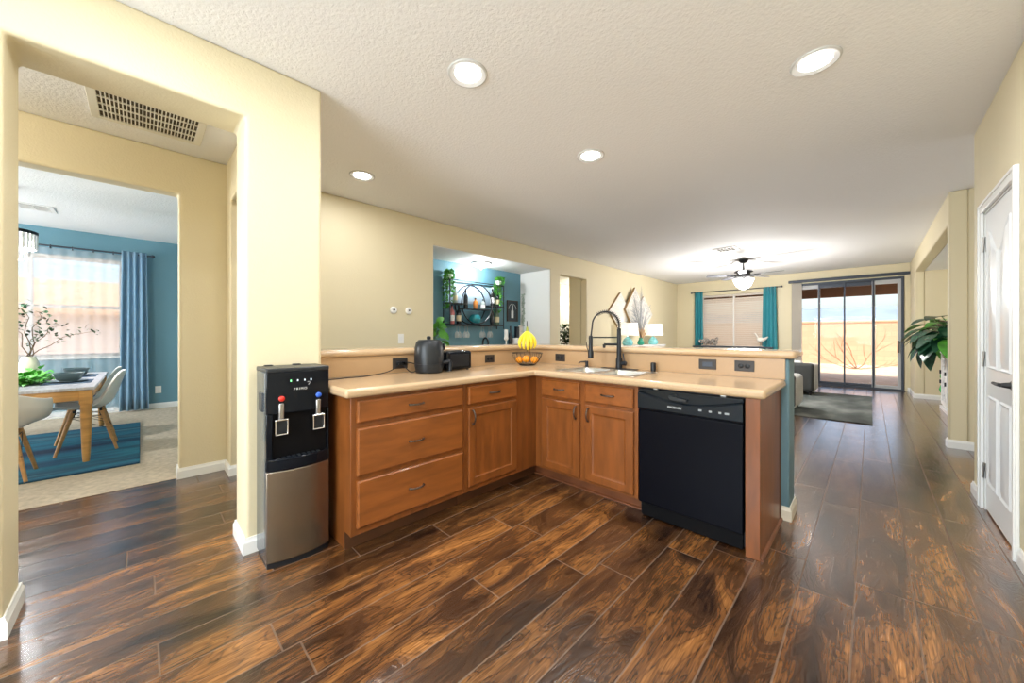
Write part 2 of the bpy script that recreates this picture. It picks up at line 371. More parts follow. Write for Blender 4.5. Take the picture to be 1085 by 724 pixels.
    def wall(s, axis, a, b, u0, u1, z0, z1, holes=()):
        us = [u0, u1]; zs = [z0, z1]
        for h in holes: us += [h[0], h[1]]; zs += [h[2], h[3]]
        us = [u for u in us if u0 <= u <= u1]; zs = [z for z in zs if z0 <= z <= z1]
        return s.cells(us, zs, lambda u, v: not any(h[0] < u < h[1] and h[2] < v < h[3] for h in holes), axis, a, b)
    def leaf(s, base, d, up, length, width, bend=0.3, fold=0.25, n=6):
        d = Vector(d).normalized(); up = Vector(up); side = d.cross(up)
        if side.length < 1e-4: side = d.orthogonal()
        side.normalize(); nn = side.cross(d).normalized(); b = Vector(base); vs = []
        for i in range(n + 1):
            t = i / n; w = width / 2 * (math.sin(math.pi * min(1, t ** 0.75)) ** 0.85 if 0 < t < 1 else 0.02)
            cpos = b + d * (length * t) - nn * (bend * length * t * t)
            vs += [cpos + side * w + nn * fold * w, cpos, cpos - side * w + nn * fold * w]
        fs = []
        for i in range(n):
            o = i * 3; fs += [(o, o + 1, o + 4, o + 3), (o + 1, o + 2, o + 5, o + 4)]
        return s.add(vs, fs)
    def sheet(s, fn, nu, nv):
        vs = [fn(i / nu, j / nv) for i in range(nu + 1) for j in range(nv + 1)]
        return s.add(vs, [(i * (nv + 1) + j, (i + 1) * (nv + 1) + j, (i + 1) * (nv + 1) + j + 1, i * (nv + 1) + j + 1) for i in range(nu) for j in range(nv)])
    def build(s, name, m, parent=None, bevel=0, seg=2, smooth=35, solid=0, sub=0):
        off = Vector((0, 0, 0)); q = parent
        while q: off += q.location; q = q.parent
        me = bpy.data.meshes.new(name)
        me.from_pydata([p - off for p in s.v], [], s.f)
        bm = bmesh.new(); bm.from_mesh(me); bmesh.ops.recalc_face_normals(bm, faces=bm.faces); bm.to_mesh(me); bm.free()
        me.materials.append(m)
        o = bpy.data.objects.new(name, me); C.objects.link(o)
        if parent: o.parent = parent
        if solid:
            k = o.modifiers.new('thickness', 'SOLIDIFY'); k.thickness = solid; k.offset = 0
        if sub:
            k = o.modifiers.new('subdivision', 'SUBSURF'); k.levels = sub; k.render_levels = sub
        if bevel:
            k = o.modifiers.new('bevel', 'BEVEL'); k.width = bevel; k.segments = seg; k.limit_method = 'ANGLE'; k.angle_limit = R(40)
        if smooth:
            me.shade_smooth()
            try: me.set_sharp_from_angle(angle=R(smooth))
            except Exception: pass
        return o

def tag(o, label, cat, group=None, kind=None):
    o['label'] = label; o['category'] = cat
    if group: o['group'] = group
    if kind: o['kind'] = kind
    return o
def thing(name, label, cat, loc=(0, 0, 0), group=None):
    o = bpy.data.objects.new(name, None); C.objects.link(o); o.location = loc; o.empty_display_size = 0.05
    return tag(o, label, cat, group)
def struct(o): o['kind'] = 'structure'; return o
def copy_tree(o, parent=None):
    c = o.copy(); C.objects.link(c)
    if parent: c.parent = parent
    for ch in list(o.children): copy_tree(ch, c)
    return c
def place(o, loc, rz=0, label=None):
    o.location = loc; o.rotation_euler = (0, 0, rz)
    if label: o['label'] = label
    return o
def text(name, body, size, loc, rot, m, parent, depth=0.0004, spacing=1.0):
    c = bpy.data.curves.new(name, 'FONT'); c.body = body; c.size = size; c.extrude = depth; c.align_x = 'CENTER'; c.align_y = 'CENTER'
    c.space_character = spacing
    tmp = bpy.data.objects.new(name, c); me = bpy.data.meshes.new_from_object(tmp); bpy.data.objects.remove(tmp); bpy.data.curves.remove(c)
    me.materials.clear(); me.materials.append(m); o = bpy.data.objects.new(name, me); C.objects.link(o)
    off = Vector((0, 0, 0)); q = parent
    while q: off += q.location; q = q.parent
    o.location = Vector(loc) - off; o.rotation_euler = rot; o.parent = parent; return o
def arc(c, r, a0, a1, n, ex, ez):
    c = Vector(c); ex = Vector(ex); ez = Vector(ez)
    return [c + ex * (r * math.cos(a0 + (a1 - a0) * i / n)) + ez * (r * math.sin(a0 + (a1 - a0) * i / n)) for i in range(n + 1)]

# ------------------------------------------------------------------ the setting
H = 2.74
XP, XPB = -2.451, -2.733          # near left wall with the doorway
XL, XLB = -4.181, -4.331          # living room left wall
XH, XHB = -4.13, -4.28            # far wall of the hall
XB = -8.35                        # blue dining wall
YF, YFB = 11.4, 11.55             # far wall
XR, XW = 0.599, 0.563
struct(MB().box(-4.16, 4.0, -3.0, 11.56, -0.12, 0.0).build('floor', floorm, smooth=0))
struct(MB().box(XB - .15, -4.16, -3.5, 1.7, -0.12, 0.002).build('floor_dining', carpet, smooth=0))
struct(MB().box(XLB - 2.2, XLB + .171, 5.3, 9.6, -0.12, 0.0).build('floor_side_hall', floorm, smooth=0))
struct(MB().box(XB - .15, 4.0, -3.5, 11.56, H, H + .12).build('ceiling', white_ceil, smooth=0))
B = 0.02
struct(MB().wall('x', XPB, XP, -3.0, .793, 0, H, [(-.385, .402, -1, 2.414)]).build('wall_doorway', cream, bevel=B, seg=4))
struct(MB().wall('x', XHB, XH, -3.5, .66, 0, H, [(-1.75, .222, -1, 2.392)]).build('wall_hall', cream, bevel=B, seg=4))
struct(MB().box(XH, -3.90, .535, .66, 0, H).box(-3.9, XPB, .535, .66, 2.36, H).build('wall_hall_end', cream, bevel=.012, seg=3))
struct(MB().box(XB - .15, XB, -3.5, 1.7, 0, .88).box(XB - .15, XB, -3.5, 1.7, 2.36, H).box(XB - .15, XB, -.197, 1.7, .88, 2.36).box(XB - .15, XB, -3.5, -1.98, .88, 2.36).build('wall_dining_window', teal, smooth=0))
struct(MB().box(XB, XHB, 1.5, 1.6, 0, H).build('wall_dining_right', teal, smooth=0))
struct(MB().box(XB, XHB, -3.5, -3.4, 0, H).build('wall_dining_left', cream, smooth=0))
struct(MB().wall('x', XLB, XL, .66, YF, 0, H, [(2.755, 5.256, .88, 2.412), (5.555, 6.455, -1, 2.352)]).build('wall_left', cream, bevel=B, seg=4))
# bar niche
struct(MB().box(-5.03, -4.93, 2.5, 5.326, 0, 2.55).build('wall_bar_back', teal, smooth=0))
struct(MB().box(-4.93, XLB, 5.256, 5.36, 0, 2.55).build('wall_bar_right', white_wall, smooth=0))
struct(MB().box(-4.93, XLB, 2.5, 2.6, 0, 2.55).build('wall_bar_left', teal, smooth=0))
struct(MB().box(-4.93, XLB, 2.6, 5.256, 2.42, 2.5).build('ceiling_bar', white_wall, smooth=0))
struct(MB().box(-4.93, XLB, 2.6, 5.256, 0, .88).build('wall_bar_base', white_wall, smooth=0))
struct(MB().box(-4.925, XL - .006, 5.244, 5.2545, .90, 2.405).box(-4.925, XL - .006, 2.61, 5.2545, 2.405, 2.4115).build('trim_5', white_wall, smooth=0))
# side hall seen through the second opening
struct(MB().box(-5.9, -5.8, 5.36, 9.7, 0, 2.55).build('wall_side_hall_back', cream, smooth=0))
struct(MB().box(-5.8, XLB, 9.6, 9.7, 0, 2.55).build('wall_side_hall_end', cream, smooth=0))
struct(MB().box(-5.8, -4.93, 5.25, 5.36, 0, 2.55).build('wall_side_hall_near', cream, smooth=0))
struct(MB().box(-4.62, XLB, 6.455, 6.6, 0, 2.55).build('wall_side_hall_jamb', cream, smooth=0))
struct(MB().box(-5.9, XLB, 5.25, 9.7, 2.55, 2.65).build('ceiling_side_hall', white_ceil, smooth=0))
# far wall, right walls
struct(MB().wall('y', YF, YFB, XLB, 1.6, 0, H, [(-3.50, -1.87, .86, 2.33), (-1.40, .51, -1, 2.46)]).build('wall_far', cream, bevel=.012, seg=3))
struct(MB().wall('x', XR, XR + .13, 6.063, YF, 0, H, [(6.18, 10.34, -1, 2.41)]).box(XR + .13, 2.6, 6.063, 6.18, 0, H).build('wall_alcove', cream, bevel=.015, seg=3))
struct(MB().box(XR + .13, 1.5, 10.34, 10.46, 0, 2.5).build('wall_alcove_end', cream, smooth=0))
struct(MB().box(1.4, 1.5, 6.18, 10.34, 0, 2.5).build('wall_alcove_back', cream, smooth=0))
struct(MB().box(XR + .13, 1.4, 6.18, 10.34, 2.41, 2.5).build('ceiling_alcove', white_ceil, smooth=0))
struct(MB().wall('x', XW, XW + .14, -3.0, 4.46, 0, H, [(3.31, 4.10, -1, 2.05)]).build('wall_right', cream, bevel=B, seg=4))
struct(MB().box(2.6, 2.7, 4.3, 6.2, 0, H).build('wall_right_hall_end', cream, smooth=0))
struct(MB().box(XW + .14, 2.6, 4.34, 4.46, 0, H).build('wall_right_hall_side', cream, smooth=0))
struct(MB().box(1.6, 1.7, 3.1, 4.34, 0, H).box(XW + .14, 1.6, 3.1, 3.2, 0, H).build('wall_pantry', white_wall, smooth=0))
struct(MB().wall('y', -3.1, -3.0, XPB, XW + .14, 0, H, [(-2.2, .2, .9, 2.4)]).build('wall_back', cream, smooth=0))  # opening added in the unseen wall to let sky light in
struct(MB().box(XHB, XPB, -3.1, -3.0, 0, H).build('wall_hall_back', cream, smooth=0))
# pony wall under the raised ledge
pw = MB().cells([-2.88, -2.62, -.375], [.795, 2.945, 3.165], lambda u, v: u < -2.62 or v > 2.945, 'z', 0, 1.05)
struct(pw.build('wall_pony', mat('grey_teal_paint', (0.125, 0.225, 0.275), 0.5, bump=(90, 0.15)), bevel=.012, seg=3))

# baseboards
def bb(name, path, closed=False, h=.088, t=.014, m=trimw):
    """path: floor polyline; the board stands on its left"""
    M_ = MB(); P = [Vector((p[0], p[1], 0)) for p in path]; N = len(P); offs = []
    for i in range(N):
        d1 = (P[i] - P[i - 1]).normalized() if i else (P[1] - P[0]).normalized()
        d2 = (P[i + 1] - P[i]).normalized() if i < N - 1 else d1
        n1 = Vector((-d1.y, d1.x, 0)); n2 = Vector((-d2.y, d2.x, 0)); k = n1 + n2
        offs.append(k / max(k.dot(n1), 1e-3))
    prof = [(0, 0), (t, 0), (t, h * .72), (t * .55, h * .86), (t * .45, h), (0, h)]
    vs = [P[i] + offs[i] * a + Vector((0, 0, b)) for i in range(N) for a, b in prof]; n = len(prof)
    fs = [(i * n + k, i * n + (k + 1) % n, (i + 1) * n + (k + 1) % n, (i + 1) * n + k) for i in range(N - 1) for k in range(n)]
    fs += [tuple(range(n)), tuple((N - 1) * n + k for k in range(n))]
    return struct(M_.add(vs, fs).build(name, m, smooth=25))
bb('baseboard_doorway_right', [(XP, .785), (XP, .402), (XPB, .402), (XPB, .793)])
bb('baseboard_doorway_left', [(XPB, -3.0), (XPB, -.385), (XP, -.385), (XP, -3.0)])
bb('baseboard_hall', [(-3.9, .66), (-3.9, .535), (XH, .535), (XH, .222), (XHB, .222)])
bb('baseboard_hall_left', [(XHB, -1.75), (XH, -1.75), (XH, -3.0)])
bb('baseboard_dining', [(XB, 1.5), (XB, -3.4)])
bb('baseboard_left', [(XL, 5.555), (XL, .68)]); bb('baseboard_left_far', [(XL, YF), (XL, 6.455), (-4.6, 6.455)])
bb('baseboard_far', [(-1.46, YF), (XL, YF)]); bb('baseboard_far_right', [(XR, 10.34), (XR, YF), (.56, YF)])
bb('baseboard_alcove', [(1.4, 6.18), (1.4, 10.34), (XR, 10.34)])
bb('baseboard_column', [(2.6, 6.063), (XR, 6.063), (XR, 6.18)])
bb('baseboard_right', [(XW, 4.19), (XW, 4.46), (XW + .9, 4.46)])
bb('baseboard_right_near', [(XW, -3.0), (XW, 3.235)])
bb('baseboard_pony', [(-.415, 2.945), (-.375, 2.945), (-.375, 3.165), (-2.86, 3.165)][::-1], m=mat('cream_trim', (.80, .74, .62), .35))

# pantry door with casing (right wall)
d = struct(MB().box(XW + .004, XW + .039, 3.325, 4.085, .012, 2.035).build('door_1', doorw, bevel=.003))
dx = XW + .004
# recessed panel outlines stand proud of the slab by a fine moulding
for (y0, y1, z0, zl, zr) in ((3.43, 3.675, .98, 1.90, 1.74), (3.735, 3.98, .98, 1.74, 1.90), (3.43, 3.675, .20, .80, .80), (3.735, 3.98, .20, .80, .80)):
    q = MB()
    n = 8
    def outl(i):
        pts = [(y1 - i, z0 + i), (y0 + i, z0 + i)]
        for k in range(n + 1):
            t = k / n; s_ = t * t * (3 - 2 * t); pts.append((y0 + i + (y1 - y0 - 2 * i) * t, zl + (zr - zl) * s_ - i))
        return pts
    rings = [(outl(0), dx), (outl(.010), dx - .009), (outl(.022), dx - .002), (outl(.040), dx - .003), (outl(.062), dx - .011)]
    L = len(rings[0][0]); vs = []
    for o_, x_ in rings: vs += [(x_, y, z) for y, z in o_]
    fs = [(a * L + k, a * L + (k + 1) % L, (a + 1) * L + (k + 1) % L, (a + 1) * L + k) for a in range(len(rings) - 1) for k in range(L)]
    fs.append(tuple((len(rings) - 1) * L + k for k in range(L)))
    q.add(vs, fs).build('door_panel', doorw, d, smooth=20)
h_ = MB().lathe([(.028, 0), (.028, .010), (.018, .016), (.012, .045)], (dx, 3.375, .925), 20, Matrix.Rotation(R(-90), 3, 'Y')).tube([(dx - .05, 3.37, .925), (dx - .055, 3.42, .925), (dx - .055, 3.50, .925)], [.011, .010, .008], 10)
h_.build('door_lever', black_matte, d)
for z in (.27, 1.04, 1.83):
    MB().box(dx - .003, dx + .02, 4.066, 4.098, z - .05, z + .05).cyl((dx - .012, 4.088, z - .052), (dx - .007, 4.088, z + .052), .006, n=8).build('hinge', nickel, d)
def casing(name, m, y0, y1, zt, x, w=.062, t=.018):
    M_ = MB().cells([y0 - w, y0, y1, y1 + w], [0, zt, zt + w], lambda u, v: not (y0 < u < y1 and v < zt), 'x', x - t, x - .0005)
    e = w - .020
    M2_ = MB().cells([y0 - w + .002, y0 - e, y1 + e, y1 + w - .002], [.001, zt + e, zt + w - .002], lambda u, v: not (y0 - e < u < y1 + e and v < zt + e), 'x', x - t - .006, x - t + .002)
    c_ = struct(M_.build(name, m, bevel=.003)); M2_.build('outer_bead', m, c_, bevel=.002); return c_
casing('trim_1', trimw, 3.31, 4.10, 2.05, XW)
struct(MB().box(XW, XW + .14, 4.088, 4.10, 0, 2.05).box(XW, XW + .14, 3.31, 3.322, 0, 2.05).box(XW, XW + .14, 3.31, 4.10, 2.038, 2.05).build('trim_2', trimw, smooth=0))

# patio sliding door
pd = struct(MB().wall('y', YF - .02, YF + .09, -1.40, .51, 0, 2.46, [(-1.36, .47, .035, 2.41)]).build('door_2', frame_dark, bevel=.003))
def sash(x0, x1, y, m, w=.05, zt=2.41):
    MB().wall('y', y, y + .03, x0, x1, .035, zt, [(x0 + w, x1 - w, .10, zt - .09)]).build('sash', m, pd, bevel=.003)
    MB().box(x0 + w, x1 - w, y + .012, y + .016, .10, zt - .09).build('pane', glass, pd, smooth=0)
sash(-1.36, -.86, YF + .045, frame_lite, .045); sash(-.89, -.42, YF + .008, frame_dark, .018); sash(-.44, .06, YF + .045, frame_dark, .018); sash(.02, .47, YF + .008, frame_lite, .055)
for x in (-.88, -.43, .045): MB().box(x - .015, x + .015, YF - .012, YF + .006, .03, 2.42).build('mullion', frame_dark, pd, bevel=.003)
MB().box(.41, .445, YF - .03, YF + .008, .82, 1.08).build('door_handle', bronze, pd, bevel=.006)
struct(MB().box(-1.42, .53, YF - .06, YFB, -.01, .012).build('trim_3', frame_dark, bevel=.004))
# windows: living room far wall, dining room wall
w1 = struct(MB().wall('y', YF + .06, YF + .11, -3.50, -1.87, .86, 2.33, [(-3.46, -2.71, .91, 2.28), (-2.66, -1.91, .91, 2.28)]).build('window_1', frame_w, bevel=.004))
MB().box(-3.46, -2.71, YF + .08, YF + .086, .91, 2.28).box(-2.66, -1.91, YF + .08, YF + .086, .91, 2.28).build('pane', glass, w1, smooth=0)
MB().box(-3.53, -1.84, YF - .05, YF + .06, .83, .862).build('window_sill', frame_w, w1, bevel=.006)
w2 = struct(MB().wall('x', XB - .12, XB - .06, -1.98, -.197, .88, 2.36, [(-1.93, -1.12, .93, 1.60), (-1.93, -1.12, 1.64, 2.31), (-1.07, -.245, .93, 1.60), (-1.07, -.245, 1.64, 2.31)]).build('window_2', frame_w, bevel=.004))
MB().box(XB - .092, XB - .086, -1.93, -.245, .93, 2.31).build('pane', glass, w2, smooth=0)
MB().box(XB - .05, XB + .03, -2.0, -.18, .85, .882).build('window_sill', frame_w, w2, bevel=.006)

# ------------------------------------------------------------------ outdoors
struct(MB().box(-40, 40, YFB, 21.2, -.30, -.05).build('ground_yard', sand, smooth=0))
struct(MB().add([(-2500, 21.4, -1.2), (2500, 21.4, -1.2), (2500, 1500, 2), (-2500, 1500, 2)], [(0, 1, 2, 3)]).build('ground_desert', desert, smooth=0))
struct(MB().box(-80, XB - .3, -60, 21, -.30, -.05).build('ground_side_yard', sand, smooth=0))
bw = thing('block_wall', 'tan block garden wall across the far end of the back yard', 'garden wall', (0, 21, -.05))
MB().box(-30, 30, 21, 21.2, -.05, 1.72).build('masonry', blockwall, bw, smooth=0)
MB().box(-30, 30, 20.97, 21.23, 1.72, 1.80).build('cap_course', blockwall, bw, bevel=.01)
pr_ = thing('patio_cover', 'brown beamed patio cover outside the sliding glass door', 'patio cover', (0, YFB, 0))
MB().box(-9, 4.5, YFB + .02, 14.5, 2.62, 2.72).build('deck', patio_ceil, pr_, smooth=0)
MB().box(-9, 4.5, 14.35, 14.5, 2.32, 2.62).build('beam', brown_fascia, pr_, bevel=.01)
for x in (-8.6, 3.9): MB().box(x, x + .25, 14.3, 14.55, -.05, 2.32).build('post', brown_fascia, pr_, bevel=.01)
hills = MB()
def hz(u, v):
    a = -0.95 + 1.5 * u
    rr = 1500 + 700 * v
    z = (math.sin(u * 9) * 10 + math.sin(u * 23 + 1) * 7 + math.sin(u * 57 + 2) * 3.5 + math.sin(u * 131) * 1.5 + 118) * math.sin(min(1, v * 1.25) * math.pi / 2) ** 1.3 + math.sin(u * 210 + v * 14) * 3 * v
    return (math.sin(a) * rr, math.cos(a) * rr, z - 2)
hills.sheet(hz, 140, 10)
tag(hills.build('mountain_range', mount, smooth=60), 'mountain range coloured slate blue for haze, beyond the desert plain', 'mountains')
rb = random.Random(5)
bush = thing('dry_bush', 'bare leafless bush with thin spreading twigs before the block wall', 'bush', (-.5, 18.3, -.05))
def twig(M_, p, d, L, r, depth):
    pts = [p]; q = Vector(p); d = Vector(d)
    for k in range(4):
        q = q + d.normalized() * L / 4; d = d + Vector((rb.uniform(-.3, .3), rb.uniform(-.3, .3), rb.uniform(-.05, .25))); pts.append(q.copy())
        if depth and k >= 1: twig(M_, q.copy(), d + Vector((rb.uniform(-.9, .9), rb.uniform(-.7, .7), rb.uniform(0, .5))), L * .55, r * .6, depth - 1)
    M_.tube(pts, [r * (1 - .18 * k) for k in range(5)], 5)
tw = MB()
for dxy in ((-1.2, .1, .55), (-.8, .2, 1.0), (-.2, -.2, 1.0), (1.3, .1, .25), (.5, .3, .5), (-1.5, -.1, .25)): twig(tw, (-.35, 18.3, -.05), dxy, .95, .020, 2)
tw.build('twigs', dry_twig, bush)
nh = thing('neighbour_house', 'neighbouring stucco house with tan tiled roof outside the dining window', 'house', (-15, -4, -.05))
MB().box(-20, -15, -14, 6, -.05, 1.78).build('stucco_wall', stucco_n, nh, smooth=0)
MB().prism([(-20.6, 2.6), (-17.5, 2.75), (-14.5, 1.72), (-14.5, 1.85), (-17.5, 2.88), (-20.6, 2.0)], 'y', -14.5, 6.5).build('tiled_roof', rooftile, nh, smooth=0)

# ------------------------------------------------------------------ kitchen cabinets
def pull_bm(c, along, out, L=.098):
    """arched pull: two feet and a bowed bar"""
    c = Vector(c); a = Vector(along); o = Vector(out); M_ = MB()
    pts = []; rs = []
    for i in range(13):
        t = i / 12 * 2 - 1; pts.append(c + a * (L / 2 * t) + o * (.010 + .020 * (1 - t * t))); rs.append(.0042 + .0022 * abs(math.sin(t * 9)))
    M_.tube(pts, rs, 8)
    for s_ in (-1, 1): M_.cyl(c + a * (L / 2 * s_ * .97), c + a * (L / 2 * s_ * .97) + o * .013, .007, .005, 10)
    return M_
def front_slab(axis, face, u0, u1, z0, z1, t=.022):
    """plain drawer front with eased edge; axis x: faces +X, axis y: faces -Y"""
    e = .008
    if axis == 'x': rings = [(face, 0), (face + t - .006, 0), (face + t, e)]
    else: rings = [(face, 0), (face - t + .006, 0), (face - t, e)]
    vs = []; fs = []
    for w, i in rings:
        for u, z in ((u0 + i, z0 + i), (u1 - i, z0 + i), (u1 - i, z1 - i), (u0 + i, z1 - i)):
            vs.append((w, u, z) if axis == 'x' else (u, w, z))
    for r_ in range(2):
        for k in range(4): fs.append((r_ * 4 + k, r_ * 4 + (k + 1) % 4, r_ * 4 + 4 + (k + 1) % 4, r_ * 4 + 4 + k))
    fs += [(0, 1, 2, 3), (8, 9, 10, 11)]
    return MB().add(vs, fs)
def door_slab(axis, face, u0, u1, z0, z1, t=.020, fw=.055):
    s_ = 1 if axis == 'x' else -1
    rings = [(0, 0), (t - .005, 0), (t, .006), (t, fw), (t - .007, fw + .006), (t - .009, fw + .016), (t - .009, fw + .02)]
    vs = []; fs = []
    for w, i in rings:
        for u, z in ((u0 + i, z0 + i), (u1 - i, z0 + i), (u1 - i, z1 - i), (u0 + i, z1 - i)):
            vs.append((face + s_ * w, u, z) if axis == 'x' else (u, face + s_ * w, z))
    n = len(rings)
    for r_ in range(n - 1):
        for k in range(4): fs.append((r_ * 4 + k, r_ * 4 + (k + 1) % 4, r_ * 4 + 4 + (k + 1) % 4, r_ * 4 + 4 + k))
    fs += [(0, 1, 2, 3), tuple((n - 1) * 4 + k for k in range(4))]
    return MB().add(vs, fs)
FX, FY = -2.02, 2.34       # face-frame planes
OX, OY = Vector((1, 0, 0)), Vector((0, -1, 0)); UX, UY, UZ = Vector((1, 0, 0)), Vector((0, 1, 0)), Vector((0, 0, 1))
# three-drawer unit
c1 = thing('drawer_cabinet', 'maple base cabinet with three wide drawers beside the water dispenser', 'cabinet', (-2.3, 1.2, 0))
MB().prism([(-2.60, 0), (-2.11, 0), (-2.11, .10), (FX, .10), (FX, .863), (-2.60, .863)], 'y', .80, 1.578).build('carcass', cab, c1, bevel=.002)
for z0, z1 in ((.722, .842), (.428, .690), (.140, .400)):
    f_ = front_slab('x', FX, .830, 1.553, z0, z1).build('drawer', cabH, c1, smooth=0)
    pull_bm((FX + .020, 1.192, (z0 + z1) / 2), UY, OX).build('handle', bronze, f_)
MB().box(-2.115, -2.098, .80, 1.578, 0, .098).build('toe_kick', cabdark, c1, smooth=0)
# drawer over door, reaching into the corner
c2 = thing('corner_cabinet', 'maple base cabinet with one drawer over one door, in the corner of the counter', 'cabinet', (-2.3, 2.2, 0))
MB().prism([(-2.60, 0), (-2.11, 0), (-2.11, .10), (FX, .10), (FX, .863), (-2.60, .863)], 'y', 1.580, 2.90).build('carcass', cab, c2, bevel=.002)
f_ = front_slab('x', FX, 1.606, 2.090, .718, .842).build('drawer', cabH, c2, smooth=0); pull_bm((FX + .020, 1.848, .782), UY, OX).build('handle', bronze, f_)
f_ = door_slab('x', FX, 1.606, 2.090, .138, .692).build('door', cab, c2, smooth=0); pull_bm((FX + .020, 1.640, .625), UZ, OX).build('handle', bronze, f_)
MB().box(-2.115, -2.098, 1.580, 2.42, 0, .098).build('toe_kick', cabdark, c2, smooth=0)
# sink base
c3 = thing('sink_cabinet', 'maple sink base cabinet with two false drawers and two doors left of the dishwasher', 'cabinet', (-1.55, 2.6, 0))
k_ = MB().box(-2.018, -1.112, FY, FY + .02, .10, .863).box(-2.018, -1.998, FY + .02, 2.90, .10, .863).box(-1.132, -1.112, FY + .02, 2.90, .10, .863).box(-1.998, -1.132, FY + .02, 2.90, .10, .12)
k_.build('carcass', cab, c3, bevel=.002)
for u0, u1, hx in ((-1.942, -1.571, -1.600), (-1.522, -1.140, -1.490)):
    f_ = front_slab('y', FY, u0, u1, .708, .842).build('drawer', cabH, c3, smooth=0); pull_bm(((u0 + u1) / 2, FY - .020, .775), UX, OY).build('handle', bronze, f_)
    f_ = door_slab('y', FY, u0, u1, .122, .684).build('door', cab, c3, smooth=0); pull_bm((hx, FY - .020, .615), UZ, OY).build('handle', bronze, f_)
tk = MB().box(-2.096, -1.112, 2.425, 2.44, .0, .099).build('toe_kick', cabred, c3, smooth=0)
MB().prism([(2.425, 0), (2.411, 0), (2.413, .008), (2.425, .014)], 'x', -2.096, -1.112).build('shoe_moulding', cabred, c3, smooth=0)
# end panel right of the dishwasher
c4 = thing('cabinet_end_panel', 'tall maple end panel closing the counter right of the dishwasher', 'cabinet panel', (-.45, 2.6, 0))
MB().box(-.486, -.418, 2.305, 2.32, 0, .863).build('face_stile', cab, c4, bevel=.002)
MB().box(-.440, -.420, 2.32, 2.938, 0, .863).build('side_panel', cab, c4, bevel=.001)
MB().box(-.425, -.417, 2.895, 2.938, 0, .863).build('scribe_strip', cabdark, c4, bevel=.001)
MB().prism([(-.4195, 0), (-.405, 0), (-.408, .010), (-.4195, .018)], 'y', 2.31, 2.938).build('shoe_moulding', cabred, c4, smooth=0)
# dishwasher
dw = thing('dishwasher', 'black built-in dishwasher under the counter between sink cabinet and end panel', 'dishwasher', (-.8, 2.6, 0))
MB().box(-1.100, -.496, 2.36, 2.90, .02, .858).build('tub_housing', black_matte, dw, smooth=0)
MB().box(-1.098, -.498, 2.315, 2.36, .105, .715).build('door', dwm, dw, bevel=.006, seg=3)
MB().box(-1.092, -.504, 2.345, 2.36, .01, .102).build('kick_plate', bay_black, dw, bevel=.003)
cp = MB()
# control console with a shallow scooped grip along its top
n = 24; vs = []; prof = []
for i in range(n + 1):
    t = i / n; x = -1.098 + .600 * t; dip = .050 * math.sin(math.pi * t) ** 1.2
    zt = .835 - dip
    vs += [(x, 2.36, .718), (x, 2.312, .718), (x, 2.304, .730), (x, 2.304, zt - .012), (x, 2.312, zt - .004), (x, 2.330, zt), (x, 2.330, .838), (x, 2.312, .842), (x, 2.312, .852), (x, 2.36, .852)]
m_ = 10; fs = [(i * m_ + k, i * m_ + (k + 1) % m_, (i + 1) * m_ + (k + 1) % m_, (i + 1) * m_ + k) for i in range(n) for k in range(m_)]
fs += [tuple(range(m_)), tuple(n * m_ + k for k in range(m_))]
con = cp.add(vs, fs).build('control_console', dwp, dw, smooth=30)
MB().prism([(-.90, .818), (-.89, .802), (-.80, .797), (-.79, .806), (-.79, .812), (-.90, .826)], 'y', 2.306, 2.328).build('latch_handle', grey_plastic, dw, bevel=.002)
text('maker_name', 'FRIGIDAIRE', .0165, (-.862, 2.3032, .757), (R(90), 0, 0), printw, dw)
for x, w in ((-.715, .018), (-.66, .016), (-.61, .014), (-.575, .022)):
    MB().box(x - w / 2, x + w / 2, 2.302, 2.305, .757, .768).build('button', mat('key_legend', (.35, .37, .39), .5) if x == -.715 else bpy.data.materials['key_legend'], dw, bevel=.001)
for x in (-.99, -.60): MB().box(x - .015, x + .015, 2.33, 2.35, .852, .862).build('mounting_bracket', nickel, dw, bevel=.002)

# worktop, raised ledge
ct = MB().cells([-2.62, -1.981, -1.83, -1.20, -.39], [.759, 2.287, 2.43, 2.78, 2.944],
                lambda u, v: (u < -1.981 or v > 2.287) and not (-1.83 < u < -1.20 and 2.43 < v < 2.78), 'z', .864, .914)
top = ct.build('countertop', counter_m, bevel=.018, seg=4); tag(top, 'L-shaped tan solid surface worktop with rounded edge over the maple cabinets', 'countertop')
bs = MB().box(-2.62, -2.606, .80, 2.944, .915, 1.049).box(-2.606, -.395, 2.930, 2.944, .915, 1.049).build('backsplash', splash_m, top, smooth=0)
lg = MB().cells([-2.95, -2.585, -.335], [.798, 2.905, 3.27], lambda u, v: u < -2.585 or v > 2.905, 'z', 1.051, 1.101)
tag(lg.build('bar_ledge', counter_m, bevel=.0235, seg=5), 'raised L-shaped tan bar ledge on the pony wall behind the worktop', 'ledge')

